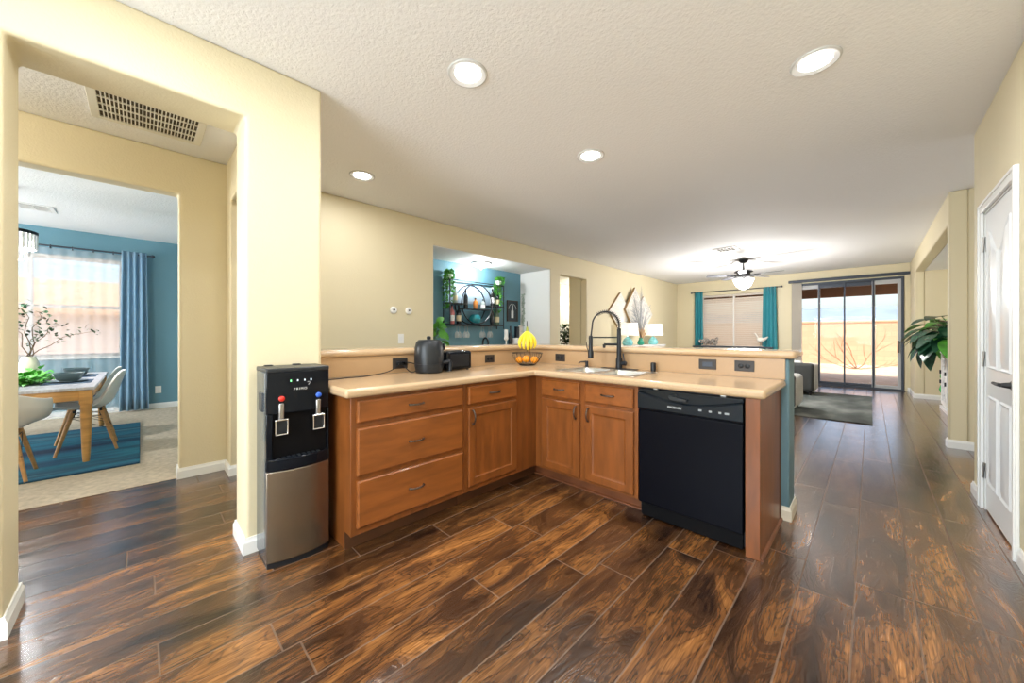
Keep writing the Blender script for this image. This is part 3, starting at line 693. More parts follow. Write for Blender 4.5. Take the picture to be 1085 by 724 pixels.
# sink
sk = thing('kitchen_sink', 'stainless double bowl sink set into the tan worktop', 'sink', (-1.5, 2.6, .914))
MB().cells([-1.86, -1.815, -1.53, -1.505, -1.215, -1.17], [2.40, 2.445, 2.765, 2.80],
           lambda u, v: not (2.445 < v < 2.765 and (-1.815 < u < -1.53 or -1.505 < u < -1.215)), 'z', .9145, .9185).build('rim', sink_steel, sk, bevel=.0015)
for x0, x1 in ((-1.815, -1.53), (-1.505, -1.215)):
    M_ = MB(); rings = [(0, .9145), (.006, .90), (.012, .78), (.045, .745)]; vs = []
    for i, z in rings:
        for cx_, cy_, a0 in ((x1 - .04, 2.765 - .04, 0), (x0 + .04, 2.765 - .04, 90), (x0 + .04, 2.445 + .04, 180), (x1 - .04, 2.445 + .04, 270)):
            for k in range(5):
                th = R(a0 + 22.5 * k); vs.append((cx_ + (.04 - i * .5) * math.cos(th), cy_ + (.04 - i * .5) * math.sin(th), z))
    n = 20; fs = [(a * n + k, a * n + (k + 1) % n, (a + 1) * n + (k + 1) % n, (a + 1) * n + k) for a in range(3) for k in range(n)] + [tuple(3 * n + k for k in range(n))]
    bo = M_.add(vs, fs).build('bowl', sink_steel, sk, smooth=50)
    MB().lathe([(.001, .7465), (.03, .7465), (.036, .750), (.036, .7455)], ((x0 + x1) / 2, 2.6, 0), 18).build('drain', chrome, bo)
# faucet
fp = Vector((-1.532, 2.862, .914)); dirF = Vector((-.168, -.145, 0)).normalized(); span = .225
fa = thing('kitchen_faucet', 'tall black spring-neck faucet with pull-down spray behind the sink', 'faucet', fp)
MB().cells([-1.69, -1.37], [2.832, 2.892], lambda u, v: True, 'z', .915, .922).build('deck_plate', black_soft, fa, bevel=.003)
MB().lathe([(.027, .922), (.027, 1.00), (.020, 1.012), (.0175, 1.255), (.013, 1.262)], (fp.x, fp.y, 0), 20).build('riser', black_soft, fa)
ctr = Vector((fp.x, fp.y, 1.293)) + dirF * (span / 2)
hose = [Vector((fp.x, fp.y, z)) for z in (1.25, 1.275)] + arc(ctr, span / 2, math.pi, 0, 22, dirF, UZ)
hose += [Vector((fp.x, fp.y, 0)) + dirF * (span + .004 * k) + UZ * (1.293 - .033 * k) for k in range(1, 4)]
MB().tube(hose, .0065, 10).build('hose', black_matte, fa)
co_ = []; NT = 19; sub_ = hose[:19]
def along(P, t):
    q = t * (len(P) - 1); i = min(int(q), len(P) - 2); return P[i].lerp(P[i + 1], q - i), (P[i + 1] - P[i]).normalized()
sd = dirF.cross(UZ)
for k in range(NT * 10 + 1):
    p_, t_ = along(sub_, k / (NT * 10)); a_ = 2 * math.pi * k / 10; b_ = sd.cross(t_)
    co_.append(p_ + sd * (.0165 * math.cos(a_)) + b_ * (.0165 * math.sin(a_)))
MB().tube(co_, .0024, 5).build('spring_coil', black_soft, fa)
sp = Vector((fp.x, fp.y, 0)) + dirF * (span + .014)
MB().lathe([(.012, 1.20), (.017, 1.19), (.017, 1.085), (.024, 1.055), (.024, 1.012), (.020, 1.008)], (sp.x, sp.y, 0), 18).build('spray_head', black_soft, fa)
MB().tube([(sp.x, sp.y, 1.185), (fp.x, fp.y, 1.185)], .0055, 8).build('docking_arm', black_soft, fa)
s1 = Vector((fp.x, fp.y, 1.125)); e1 = s1 + dirF * .125
MB().tube([s1, e1 - dirF * .01, e1], [.010, .010, .013], 10).tube([e1, e1 - UZ * .03], [.014, .011], 10).build('side_spout', black_soft, fa)
sx_ = Vector((.72, -.70, 0)).normalized() * -1
lv = Vector((.99, .1, 0)).normalized()
MB().tube([Vector((fp.x, fp.y, .965)), Vector((fp.x, fp.y, .965)) + lv * .062], [.017, .019], 14).tube([Vector((fp.x, fp.y, .965)) + lv * .05, Vector((fp.x, fp.y, 1.0)) + lv * .042, Vector((fp.x, fp.y, 1.05)) + lv * .036], [.006, .005, .006], 8).build('lever', black_soft, fa)
# lever of spray
MB().tube([sp + dirF * .018 + UZ * 1.06, sp + dirF * .032 + UZ * 1.10, sp + dirF * .036 + UZ * 1.14], [.004, .004, .003], 6).build('spray_trigger', black_soft, fa)
sd_ = thing('soap_dispenser', 'small black pump soap dispenser left of the faucet', 'soap dispenser', (-1.86, 2.872, .914))
MB().lathe([(.019, .9145), (.019, .920), (.014, .924), (.014, .962), (.010, .968)], (-1.86, 2.872, 0), 16).build('collar', black_soft, sd_)
MB().tube([(-1.86, 2.872, .958), (-1.865, 2.866, .961), (-1.90, 2.832, .958), (-1.915, 2.818, .945)], [.009, .008, .006, .004], 8).build('nozzle', black_soft, sd_)
ag = MB().lathe([(.020, .9145), (.020, .975), (.017, .984), (.001, .985)], (-1.245, 2.885, 0), 18).build('air_gap_cap', black_soft)
tag(ag, 'small black air gap cap standing on the worktop right of the faucet', 'air gap')

# outlets and switches on the tan backsplash
def outlet(kind, c, axis, w=.118, h=.074, label='', name='power_outlet', grp='bronze outlets along the backsplash', pm=plate_m, rm=black_soft):
    o = thing(name, label, 'outlet' if kind == 'duplex' else 'switch', c, grp)
    c = Vector(c); s_ = 1 if axis == 'x' else -1
    def bx(u0, u1, z0, z1, d0, d1, nm, m, par, bev):
        M_ = MB()
        if axis == 'x': M_.box(c.x + d0 * s_, c.x + d1 * s_, c.y + u0, c.y + u1, c.z + z0, c.z + z1)
        else: M_.box(c.x + u0, c.x + u1, c.y + d0 * s_, c.y + d1 * s_, c.z + z0, c.z + z1)
        return M_.build(nm, m, par, bevel=bev)
    bx(-w / 2, w / 2, -h / 2, h / 2, .0002, .006, 'plate', pm, o, .002)
    if kind == 'duplex':
        for u in (-.0195, .0195) if w > h else (0,):
            for z in ((0,) if w > h else (-.0195, .0195)):
                M_ = MB(); rot = Matrix.Rotation(R(90), 3, 'Y') if axis == 'x' else Matrix.Rotation(R(90), 3, 'X')
                ctr_ = c + Vector((.006 * s_, u, z)) if axis == 'x' else c + Vector((u, -.006, z))
                M_.lathe([(.0165, -.001), (.0165, .002), (.015, .003)], ctr_, 18, rot).build('receptacle', rm, o)
    else: bx(-w * .29, w * .29, -h * .24, h * .24, .006, .009, 'rocker', rm, o, .002)
    return o
outlet('duplex', (-2.606, 1.408, .986), 'x', label='bronze double outlet with two black plugs left of the air fryer', w=.125, h=.082)
outlet('duplex', (-2.606, 2.343, .979), 'x', label='bronze outlet on the backsplash between toaster and fruit basket')
outlet('duplex', (-2.205, 2.930, .980), 'y', label='bronze outlet right of the fruit basket under the ledge')
outlet('rocker', (-.857, 2.930, .990), 'y', label='bronze rocker switch plate above the dishwasher, left of the round outlet', name='wall_switch', rm=frame_dark)
outlet('duplex', (-.623, 2.930, .991), 'y', label='rightmost bronze double outlet on the backsplash near the counter end')

# ------------------------------------------------------------------ water dispenser
wd = thing('water_dispenser', 'black and stainless steel floor standing water dispenser against the wall end', 'water dispenser', (-2.30, .60, 0))
y0, y1 = .448, .752
MB().box(-2.432, -2.222, y0, y1, .02, 1.020).build('body', shell_side, wd, bevel=.012, seg=3)
MB().prism([(-2.432, y0 - .001), (-2.20, y0 - .001), (-2.19, y0 + .05), (-2.19, y1 - .05), (-2.20, y1 + .001), (-2.432, y1 + .001)], 'z', 1.008, 1.032).build('lid', grey_plastic, wd, bevel=.006)
def bowed(xf, bow, ya, yb, xb):
    n_ = 12; return [(xb, ya)] + [(xf + bow * (1 - (2 * i / n_ - 1) ** 2), ya + (yb - ya) * i / n_) for i in range(n_ + 1)] + [(xb, yb)]
MB().prism(bowed(-2.205, .032, y0, y1, -2.226), 'z', .028, .497).build('steel_door', steel, wd, bevel=.004)
MB().prism(bowed(-2.208, .030, y0 + .004, y1 - .004, -2.40), 'z', 0, .026).build('plinth', black_soft, wd, smooth=30)
MB().prism(bowed(-2.205, .020, y0, y1, -2.226), 'z', .795, 1.012).build('control_panel', black_gloss, wd, bevel=.004)
for a_, b_ in ((y0, y0 + .028), (y1 - .012, y1)): MB().box(-2.228, -2.203, a_, b_, .50, .795).build('bay_post', black_gloss, wd, bevel=.004)
MB().box(-2.300, -2.216, y0 + .028, y1 - .014, .50, .79).build('bay_back', bay_black, wd, smooth=0)
dt = MB().prism(bowed(-2.205, .034, y0, y1, -2.226), 'z', .499, .560).build('drip_tray', black_gloss, wd, bevel=.006)
g_ = MB()
for k in range(9): g_.box(-2.214, -2.186, y0 + .045 + k * .024, y0 + .060 + k * .024, .560, .563)
g_.build('grid', grey_plastic, dt, smooth=0)
for yy, nm, bm_ in ((.512, 'hot', red_m), (.690, 'cold', blue_m)):
    sp_ = MB().box(-2.205, -2.180, yy - .012, yy + .012, .765, .850).build('tap', nickel, wd, bevel=.006)
    MB().cells([yy - .030, yy - .024, yy + .024, yy + .030], [.685, .692, .760, .768], lambda u, v: abs(u - yy) > .024 or v < .692 or v > .760, 'x', -2.20, -2.176).build('lever_frame', chrome, sp_, bevel=.002)
    MB().box(-2.20, -2.184, yy - .022, yy + .022, .694, .758).build('lever_pad', grey_plastic, sp_, bevel=.003)
    MB().ball((-2.182, yy, .874), (.008, .015, .015)).build('%s_water_button' % nm, bm_, wd)
for k, yy in enumerate((.555, .587, .621, .652)):
    MB().box(-2.1855, -2.182, yy - .003, yy + .003, .959, .969).build('indicator_light', led_g if k == 0 else led_w, wd, bevel=.001)
text('maker_name', 'PRIMO', .0175, (-2.1842, .600, .918), (R(90), 0, R(90)), printw, wd, spacing=1.35)
MB().tube([(-2.1842, .638, .935), (-2.1842, .646, .947), (-2.1842, .642, .955), (-2.1842, .634, .950)], .0009, 5).build('drop_mark', printw, wd)
MB().box(-2.35, -2.27, y0 - .006, y0 + .004, .80, .90).build('side_grip', grey_plastic, wd, bevel=.005)
for yy in (.50, .64): MB().box(-2.425, -2.39, yy - .02, yy + .02, 1.030, 1.038).build('lid_stop', black_soft, wd, bevel=.003)

# ------------------------------------------------------------------ things on the worktop
af = thing('air_fryer', 'charcoal rounded air fryer on the worktop left of the toaster', 'air fryer', (-2.44, 1.565, .914))
MB().lathe([(.088, .916), (.100, .920), (.110, .965), (.110, .985)], (-2.44, 1.565, 0), 32).build('basket_drawer', grey_plastic, af)
MB().lathe([(.111, .986), (.112, 1.02), (.109, 1.11), (.099, 1.150), (.080, 1.168), (.001, 1.172)], (-2.44, 1.565, 0), 32).build('body', grey_plastic, af)
hd = Vector((.62, .785, 0)).normalized(); hs = Vector((-hd.y, hd.x, 0)); ab = Vector((-2.44, 1.565, 0))
MB().tube([ab + hd * .100 + UZ * .99, ab + hd * .158 + UZ * 1.0, ab + hd * .165 + UZ * .985, ab + hd * .160 + UZ * .925], [.016, .018, .017, .014], 10).build('handle', black_soft, af)
MB().lathe([(.026, 0), (.026, .012), (.020, .016)], ab + hd * .104 + UZ * 1.115, 18, hd.to_track_quat('Z', 'Y').to_matrix()).build('dial', black_gloss, af)
MB().obox(ab + hd * .105 + UZ * 1.055, (.035, .012, .055), hd.to_track_quat('Y', 'Z').to_matrix()).build('front_badge', shell_side, af, bevel=.004)
MB().lathe([(.016, 1.172), (.018, 1.188), (.013, 1.196), (.001, 1.197)], (-2.445, 1.565, 0), 16).build('top_knob', black_soft, af)
ts = thing('toaster', 'black toaster on the worktop right of the air fryer', 'toaster', (-2.47, 1.83, .914))
MB().box(-2.57, -2.40, 1.700, 1.960, .922, 1.075).build('shell', black_gloss, ts, bevel=.022, seg=4)
MB().box(-2.525, -2.505, 1.745, 1.915, 1.072, 1.0765).box(-2.465, -2.445, 1.745, 1.915, 1.072, 1.0765).build('slot', black_matte, ts, smooth=0)
MB().box(-2.40, -2.397, 1.735, 1.925, .95, 1.05).build('front_panel', black_soft, ts, bevel=.002)
MB().box(-2.50, -2.47, 1.677, 1.701, 1.02, 1.035).build('lever', grey_plastic, ts, bevel=.004)
for x in (-2.545, -2.425):
    for y in (1.730, 1.930): MB().cyl((x, y, .9145), (x, y, .926), .010, n=10).build('foot', black_matte, ts)
def cord(pts, par, r=.0035):
    P = [Vector(p) for p in pts]; out = []
    for i in range(len(P) - 1):
        p0, p1, p2, p3 = P[max(i - 1, 0)], P[i], P[i + 1], P[min(i + 2, len(P) - 1)]
        for k in range(6):
            t = k / 6; out.append(.5 * ((2 * p1) + (-p0 + p2) * t + (2 * p0 - 5 * p1 + 4 * p2 - p3) * t * t + (-p0 + 3 * p1 - 3 * p2 + p3) * t ** 3))
    out.append(P[-1]); o = MB().tube(out, r, 6).build('power_cord', black_matte, par)
    MB().box(-2.596, -2.575, pts[0][1] - .013, pts[0][1] + .013, .972, 1.0).build('plug', black_soft, o, bevel=.004)
cord([(-2.590, 1.3885, .986), (-2.560, 1.37, .975), (-2.54, 1.28, .935), (-2.52, 1.12, .9185), (-2.50, .95, .9185), (-2.49, .80, .9185), (-2.485, .766, .925), (-2.46, .760, .80)], wd)
cord([(-2.590, 1.4275, .980), (-2.55, 1.43, .950), (-2.53, 1.46, .9185), (-2.52, 1.478, .9185), (-2.52, 1.500, .93)], af)
cord([(-2.590, 1.4275, .995), (-2.56, 1.49, .985), (-2.575, 1.56, .955), (-2.585, 1.64, .940), (-2.565, 1.706, .945)], ts)

# fruit basket with banana hook
fb = Vector((-2.37, 2.62, .914)); fk = thing('fruit_basket', 'dark wire fruit basket with a hook in the worktop corner', 'fruit basket', fb)
M_ = MB(); M_.tube([fb + Vector((.145 * math.cos(a), .145 * math.sin(a), .118)) for a in [2 * math.pi * k / 32 for k in range(32)]], .0035, 6, True)
M_.build('rim', wire_m, fk)
M_ = MB().tube([fb + Vector((.075 * math.cos(a), .075 * math.sin(a), .0045)) for a in [2 * math.pi * k / 24 for k in range(24)]], .004, 6, True)
for k in range(20):
    a = 2 * math.pi * k / 20; M_.tube([fb + Vector((r_ * math.cos(a), r_ * math.sin(a), z)) for r_, z in ((.02, .006), (.075, .007), (.112, .040), (.135, .080), (.145, .118))], .0018, 5)
M_.build('wire_bowl', wire_m, fk)
ph = Vector((-.10, .105, 0)).normalized()
pole = [fb + ph * .142 + UZ * .118, fb + ph * .150 + UZ * .20, fb + ph * .150 + UZ * .36] + [fb + ph * (.150 - .075 * (1 - math.cos(t))) + UZ * (.36 + .07 * math.sin(t)) for t in (.5, 1.0, 1.57, 2.1, 2.7, 3.14)] + [fb + UZ * .360, fb + ph * .012 + UZ * .350]
MB().tube(pole, .0035, 7).build('banana_hook', wire_m, fk)
bn = thing('banana_bunch', 'bunch of ripe yellow bananas hanging from the fruit basket hook', 'bananas', fb + UZ * .33)
MB().tube([fb + UZ * .370, fb + UZ * .350, fb + UZ * .325], [.008, .012, .016], 10).build('stalk', banana_tip, bn)
vd = Vector((.70, -.71, 0)); rs_ = Vector((.71, .70, 0))
for k, (sx2, fy) in enumerate(((-.062, .004), (-.031, .032), (.002, .042), (.034, .032), (.063, .006), (.014, -.03))):
    pts = []; rr = []
    for i in range(10):
        t = i / 9; out_ = math.sin(t * math.pi * .70)
        pts.append(fb + UZ * (.330 - .165 * t - .02 * t * (1 - abs(sx2) * 12)) + rs_ * (sx2 * (out_ * 1.15 + .06)) + vd * ((fy + .012) * (out_ * 1.05)))
        rr.append([.007, .009, .0135, .0160, .0172, .0172, .0165, .0145, .010, .004][i])
    b_ = MB().tube(pts, rr, 8).build('banana', banana_m, bn)
    MB().ball(pts[-1], .005, 6, 4).build('tip', black_matte, b_)
for k, (x, y, z) in enumerate(((-.058, -.050, .050), (.058, .040, .052), (.004, -.018, .060))):
    lb = ('orange at the left of the wire fruit basket', 'orange at the right front of the wire fruit basket', 'orange in the middle of the wire fruit basket', 'orange on top of the others in the fruit basket')[k]
    if k == 3: z = .118
    o = thing('orange', lb, 'orange', fb + Vector((x, y, z)), 'oranges in the fruit basket')
    MB().ball(fb + Vector((x, y, z)), (.036, .036, .035), 18, 12).build('flesh', orange_m, o)
    MB().ball(fb + Vector((x, y, z + .034)), (.005, .005, .003), 6, 4).build('stem_button', banana_tip, o)

# ------------------------------------------------------------------ recessed lights
def can(x, y, label, z=H):
    o = thing('recessed_light', label, 'ceiling light', (x, y, z), 'recessed kitchen ceiling lights')
    MB().lathe([(.116, -.0005), (.113, -.008), (.104, -.011), (.096, -.008), (.078, -.003), (.077, -.001)], (x, y, z), 40).build('trim_ring', trim_grey, o)
    MB().lathe([(.077, -.001), (.070, -.007), (.050, -.011), (.001, -.013)], (x, y, z), 40).build('diffuser', lens_m, o)
    lamp('AREA', 'bulb', (0, 0, -.02), CAN_W, (.96, .98, 1), parent=o, shape='DISK', size=.15)
    return o
can(-1.684, 1.343, 'round recessed ceiling light nearest the middle of the kitchen')
can(-.221, 2.647, 'round recessed ceiling light above the dishwasher end of the counter')
can(-1.707, 2.694, 'small round recessed ceiling light above the sink')
can(-3.486, 1.489, 'leftmost recessed ceiling light, near the doorway wall end')
can(-1.69, 0.0, 'added fill light, unseen behind the viewer on the left')  # cans from here on are added as fill, out of view
can(-.22, 1.30, 'added unseen fill light overhead, above the open floor')
can(-.22, -.10, 'added unseen fill light right over the viewer')
can(-1.69, -1.4, 'added unseen fill light at the back left of the kitchen')
can(-.22, -1.4, 'added unseen fill light at the back right of the kitchen')

# ------------------------------------------------------------------ ceiling vents
def grille(name, label, x0, x1, y0, y1, z, nx, ny, fr=.045, cat='vent', grp=None, par_m=vent_w, bw=.006):
    o = thing(name, label, cat, ((x0 + x1) / 2, (y0 + y1) / 2, z), grp)
    MB().cells([x0, x0 + fr, x1 - fr, x1], [y0, y0 + fr, y1 - fr, y1], lambda u, v: not (x0 + fr < u < x1 - fr and y0 + fr < v < y1 - fr), 'z', z - .012, z - .0005).build('frame', par_m, o, bevel=.003)
    MB().box(x0 + fr, x1 - fr, y0 + fr, y1 - fr, z - .0025, z - .0005).build('cavity', vent_dark, o, smooth=0)
    M_ = MB(); a0, a1, b0, b1 = x0 + fr, x1 - fr, y0 + fr, y1 - fr
    for k in range(1, ny): yy = b0 + (b1 - b0) * k / ny; M_.box(a0, a1, yy - bw / 2, yy + bw / 2, z - .012, z - .003)
    for k in range(1, nx): xx = a0 + (a1 - a0) * k / nx; M_.box(xx - bw * .7, xx + bw * .7, b0, b1, z - .013, z - .004)
    M_.build('louvres', par_m, o, smooth=0); return o
grille('return_air_grille', 'large white return air grille in the hall ceiling', -3.86, -3.36, -.245, .335, H, 4, 26)
grille('air_register', 'white square air register in the ceiling near the fan', -2.02, -1.66, 7.16, 7.50, H, 5, 2, .05, grp='ceiling air registers', par_m=white_furn)
grille('air_register', 'small white air register in the dining room ceiling', -7.30, -6.98, -1.05, -.74, H, 5, 2, .04, grp='ceiling air registers', par_m=white_furn)
for (yy, lb) in ((2.171, 'left one of the two white round sensors on the cream wall'), (2.377, 'right one of the two white round sensors on the cream wall')):
    o = thing('wall_sensor', lb, 'wall sensor', (XL, yy, 1.51), 'white wall sensors')
    rot = Matrix.Rotation(R(90), 3, 'Y')
    MB().lathe([(.045, .0005), (.045, .012), (.034, .022), (.001, .024)], (XL, yy, 1.51), 24, rot).build('housing', plate_w, o)
    MB().box(XL + .020, XL + .027, yy - .012, yy + .012, 1.505, 1.525).build('dark_window', black_soft, o, bevel=.002)
outlet('rocker', (XL, 2.272, 1.159), 'x', .078, .12, 'white switch plate on the cream wall below the round sensors', 'wall_switch', 'white switch plates', plate_w, white_furn)
outlet('duplex', (XB, .196, .306), 'x', .075, .118, 'white outlet low on the blue dining wall beside the drape', 'power_outlet', 'white outlets', plate_w, white_furn)
outlet('duplex', (.985, 6.063, .30), 'y', .075, .118, 'white outlet low on the tan column behind the pantry door', 'power_outlet', 'white outlets', plate_w, white_furn)

# ------------------------------------------------------------------ drapes, blinds
def drape(M_, axis, w, u0, u1, z0, z1, folds, amp, top=1.0, n=None):
    n = n or folds * 10
    def f(u, v):
        k = .80 + .20 * v
        c = (u0 + u1) / 2; uu = c + (u - .5) * (u1 - u0) * (top + (1 - top) * v)
        d_ = amp * math.sin(u * folds * 2 * math.pi + .6) * k + amp * .25 * math.sin(u * 17 + v * 3)
        z = z1 + (z0 - z1) * v
        return (w + d_, uu, z) if axis == 'x' else (uu, w + d_, z)
    return M_.sheet(f, n, 10)
def rod(name, label, axis, w, u0, u1, z, m, r=.012, grp=None, wallw=None, rings=0):
    P = (lambda u: (w, u, z)) if axis == 'x' else (lambda u: (u, w, z))
    o = thing(name, label, 'curtain rod', P((u0 + u1) / 2), grp)
    MB().cyl(P(u0), P(u1), r, n=12).build('pole', m, o)
    for u in (u0, u1): MB().ball(P(u), .026, 12, 8).build('finial', m, o)
    for u in (u0 + .06, u1 - .06):
        a = Vector(P(u)); b = Vector(a)
        if axis == 'x': b.x = wallw
        else: b.y = wallw
        MB().cyl(a, b, .008, n=8).build('bracket', m, o)
    return o
rod('curtain_rod', 'dark curtain rod across the blue dining wall', 'x', XB + .10, -2.25, .13, 2.465, frame_dark, wallw=XB + .001)
tag(drape(MB(), 'x', XB + .135, -.235, .085, .03, 2.50, 4, .035, .85).build('blue_drape', drape_b, solid=.004), 'slate blue drape at the right end of the dining window', 'curtain', 'drapes')
sh = thing('sheer_curtain', 'white see-through sheer curtain over the dining window', 'curtain', (XB + .07, -1, 2.45))
drape(MB(), 'x', XB + .075, -2.1, -.19, .03, 2.445, 15, .010).build('sheer_panel', sheer_m, sh)
for k in range(9): MB().tube([(XB + .10 + .024 * math.cos(a), -.30 - .20 * k, 2.455 + .024 * math.sin(a)) for a in [2 * math.pi * j / 14 for j in range(14)]], .007, 6, True).build('ring', frame_dark, sh)
rod('curtain_rod', 'dark curtain rod over the living room window', 'y', YF - .09, -3.74, -1.60, 2.425, frame_dark, wallw=YF - .001)
tag(drape(MB(), 'y', YF - .11, -3.66, -3.42, .03, 2.44, 3, .035, .9).build('turquoise_drape', drape_t, solid=.004), 'turquoise drape left of the living room window', 'curtain', 'drapes')
tag(drape(MB(), 'y', YF - .11, -2.03, -1.66, .03, 2.44, 4, .035, .75).build('turquoise_drape', drape_t, solid=.004), 'turquoise drape right of the living room window', 'curtain', 'drapes')
def blind(label, axis, w, u0, u1, z0, z1, m, sp=.048, tilt=18, sw=.046):
    o = thing('window_blind', label, 'window blind', (w, (u0 + u1) / 2, z0) if axis == 'x' else ((u0 + u1) / 2, w, z0), 'slatted window blinds')
    M_ = MB(); n_ = int((z1 - z0 - .08) / sp)
    for k in range(n_):
        z = z0 + .04 + sp * k; uc = (u0 + u1) / 2
        if axis == 'x': M_.obox((w, uc, z), (sw, u1 - u0, .0025), Matrix.Rotation(R(tilt), 3, 'Y'))
        else: M_.obox((uc, w, z), (u1 - u0, sw, .0025), Matrix.Rotation(R(-tilt), 3, 'X'))
    M_.build('slats', m, o, smooth=0)
    a = .028
    for nm, za, zb in (('headrail', z1 - .055, z1), ('bottom_rail', z0, z0 + .02)):
        (MB().box(w - a, w + a, u0, u1, za, zb) if axis == 'x' else MB().box(u0, u1, w - a, w + a, za, zb)).build(nm, m, o, bevel=.003)
    M_ = MB()
    for f_ in (.12, .5, .88):
        u = u0 + (u1 - u0) * f_
        M_.cyl((w + .03, u, z0), (w + .03, u, z1 - .05), .0015, n=5) if axis == 'x' else M_.cyl((u, w - .03, z0), (u, w - .03, z1 - .05), .0015, n=5)
    M_.build('ladder_cord', m, o); return o
blind('white slatted blind on the right half of the dining window', 'x', XB - .025, -1.08, -.205, .885, 2.355, slat_m, tilt=12)
blind('white slatted blind on the left half of the dining window', 'x', XB - .025, -1.975, -1.10, .885, 2.355, slat_m, tilt=12)
blind('white slatted blind on the left half of the living room window', 'y', YF + .03, -3.495, -2.70, .865, 2.325, slat_n, sw=.050, tilt=56)
blind('white slatted blind on the right half of the living room window', 'y', YF + .03, -2.67, -1.875, .865, 2.325, slat_n, sw=.050, tilt=56)
vr = thing('vertical_blind_rail', 'dark slate headrail of the vertical blinds over the sliding patio door', 'blind rail', (-.4, YF - .06, 2.5))
MB().box(-1.46, .595, YF - .10, YF - .002, 2.485, 2.545).build('headrail', frame_dark, vr, bevel=.006)
for k in range(7): MB().obox((-1.36 + .022 * k, YF - .05, 1.245), (.088, .002, 2.46), Matrix.Rotation(R(52 + 3 * (k % 3)), 3, 'Z')).build('vane', slat_m, vr, smooth=0)

# ------------------------------------------------------------------ living room
tag(MB().box(-2.9, .02, 6.84, 9.90, .001, .013).build('grey_rug', rug_g, bevel=.004), 'grey patterned area rug on the wood floor by the sofas', 'rug')
def sofa(label, x0, x1, y0, y1, back_z, arm_z, loc):
    o = thing('sofa', label, 'sofa', ((x0 + x1) / 2, (y0 + y1) / 2, .013), 'charcoal and pale grey sofas')
    MB().box(x0 + .14, x1 - .17, y0 + .02, y1, .08, .34).build('base', sofa_d, o, bevel=.03, seg=3)
    MB().box(x0, x1 - .02, y0, y0 + .20, .08, back_z).build('backrest', sofa_d, o, bevel=.06, seg=5)
    for a, b in ((x0, x0 + .16), (x1 - .20, x1)):
        ar = MB().box(a, b, y0 + .03, y1 - .01, .07, arm_z).build('arm', sofa_l, o, bevel=.07, seg=5)
    w_ = (x1 - x0 - .36) / 2
    for k in range(2):
        MB().box(x0 + .16 + w_ * k + .005, x0 + .16 + w_ * (k + 1) - .005, y0 + .2, y1 + .02, .34, .47).build('seat_cushion', sofa_l, o, bevel=.04, seg=4)
        MB().box(x0 + .17 + w_ * k, x0 + .15 + w_ * (k + 1), y0 + .18, y0 + .36, .47, back_z + .04).build('back_cushion', sofa_l, o, bevel=.06, seg=4)
    for a in (x0 + .06, x1 - .08):
        for b in (y0 + .06, y1 - .08): MB().cyl((a, b, .0135), (a, b, .09), .018, .028, 10).build('leg', black_matte, o)
    return o
sofa('near sofa with charcoal back and pale grey arm behind the pony wall', -2.75, -.80, 6.98, 7.80, .58, .56, 0)
sofa('far sofa with charcoal back and pale grey arm close to the patio door', -2.75, -.77, 9.20, 9.88, .64, .62, 0)
# console with two lamps, vase, wall art
cs = thing('console_table', 'white console table against the living room left wall under the diamond panels', 'console', (-3.98, 8.4, 0))
MB().box(-4.15, -3.78, 7.25, 9.55, .925, .960).build('top', white_furn, cs, bevel=.004)
MB().box(-4.14, -3.80, 7.30, 9.50, .10, .924).build('cabinet_body', white_furn, cs, bevel=.003)
for k in range(3):
    a = 7.33 + k * .725; dd = MB().box(-3.80, -3.782, a, a + .70, .14, .90).build('door', white_furn, cs, bevel=.003)
    MB().ball((-3.772, a + .66, .55), .014, 10, 6).build('knob', black_soft, dd)
for x in (-4.11, -3.83):
    for y in (7.34, 9.46): MB().cyl((x, y, 0), (x, y, .10), .02, .03, 10).build('leg', white_furn, cs)
lb0 = thing('table_lamp', 'aqua glass table lamp with white shade, left one on the console', 'table lamp', (-3.95, 7.78, .96), 'pair of aqua table lamps')
MB().lathe([(.085, .962), (.115, .985), (.120, 1.04), (.085, 1.11), (.035, 1.155), (.022, 1.17)], (-3.95, 7.78, 0), 24).build('base', aqua_glass, lb0)
MB().cyl((-3.95, 7.78, 1.165), (-3.95, 7.78, 1.30), .008, n=8).build('stem', chrome, lb0)
MB().lathe([(.235, 1.195), (.215, 1.475)], (-3.95, 7.78, 0), 32).build('lamp_shade', shade_m, lb0, solid=.003)
lamp('POINT', 'bulb', (0, 0, .38), 12, (1, .90, .76), parent=lb0, shadow_soft_size=.05)
place(copy_tree(lb0), (-3.95, 9.15, .96), 0, 'aqua glass table lamp with white shade, right one on the console')
vs_ = thing('grass_vase', 'green glass vase with grey dried grasses between the two lamps', 'vase', (-3.93, 8.40, .96))
MB().lathe([(.045, .962), (.075, .985), (.080, 1.03), (.045, 1.09), (.040, 1.12), (.052, 1.135)], (-3.93, 8.40, 0), 20).build('glass_body', mat('emerald_glass', (.03, .30, .20), .1), vs_)
rg = random.Random(3); M1 = MB(); M2 = MB()
for k in range(26):
    a = rg.uniform(-1.45, 1.35); ln = rg.uniform(.55, 1.28) * (1.05 - .35 * abs(a)); q = Vector((-3.93, 8.40, 1.10)); pts = [q.copy()]
    for i in range(6):
        t = (i + 1) / 6; dd = Vector((rg.uniform(-.03, .05), math.sin(a * (.25 + .75 * t)), math.cos(a * (.25 + .75 * t)) + .12)); q = q + dd * ln / 6; pts.append(q.copy())
    M1.tube(pts, [.006, .006, .005, .005, .004, .003, .002], 4)
    for j in range(9): M1.leaf(pts[2 + j % 4] , Vector((rg.uniform(-.5, .5), math.sin(a * 1.2) + rg.uniform(-.5, .5), .7)), (1, 0, 0), rg.uniform(.10, .22), .016, .25, .1, 3)
M1.build('dried_grass', pampas_m, vs_)
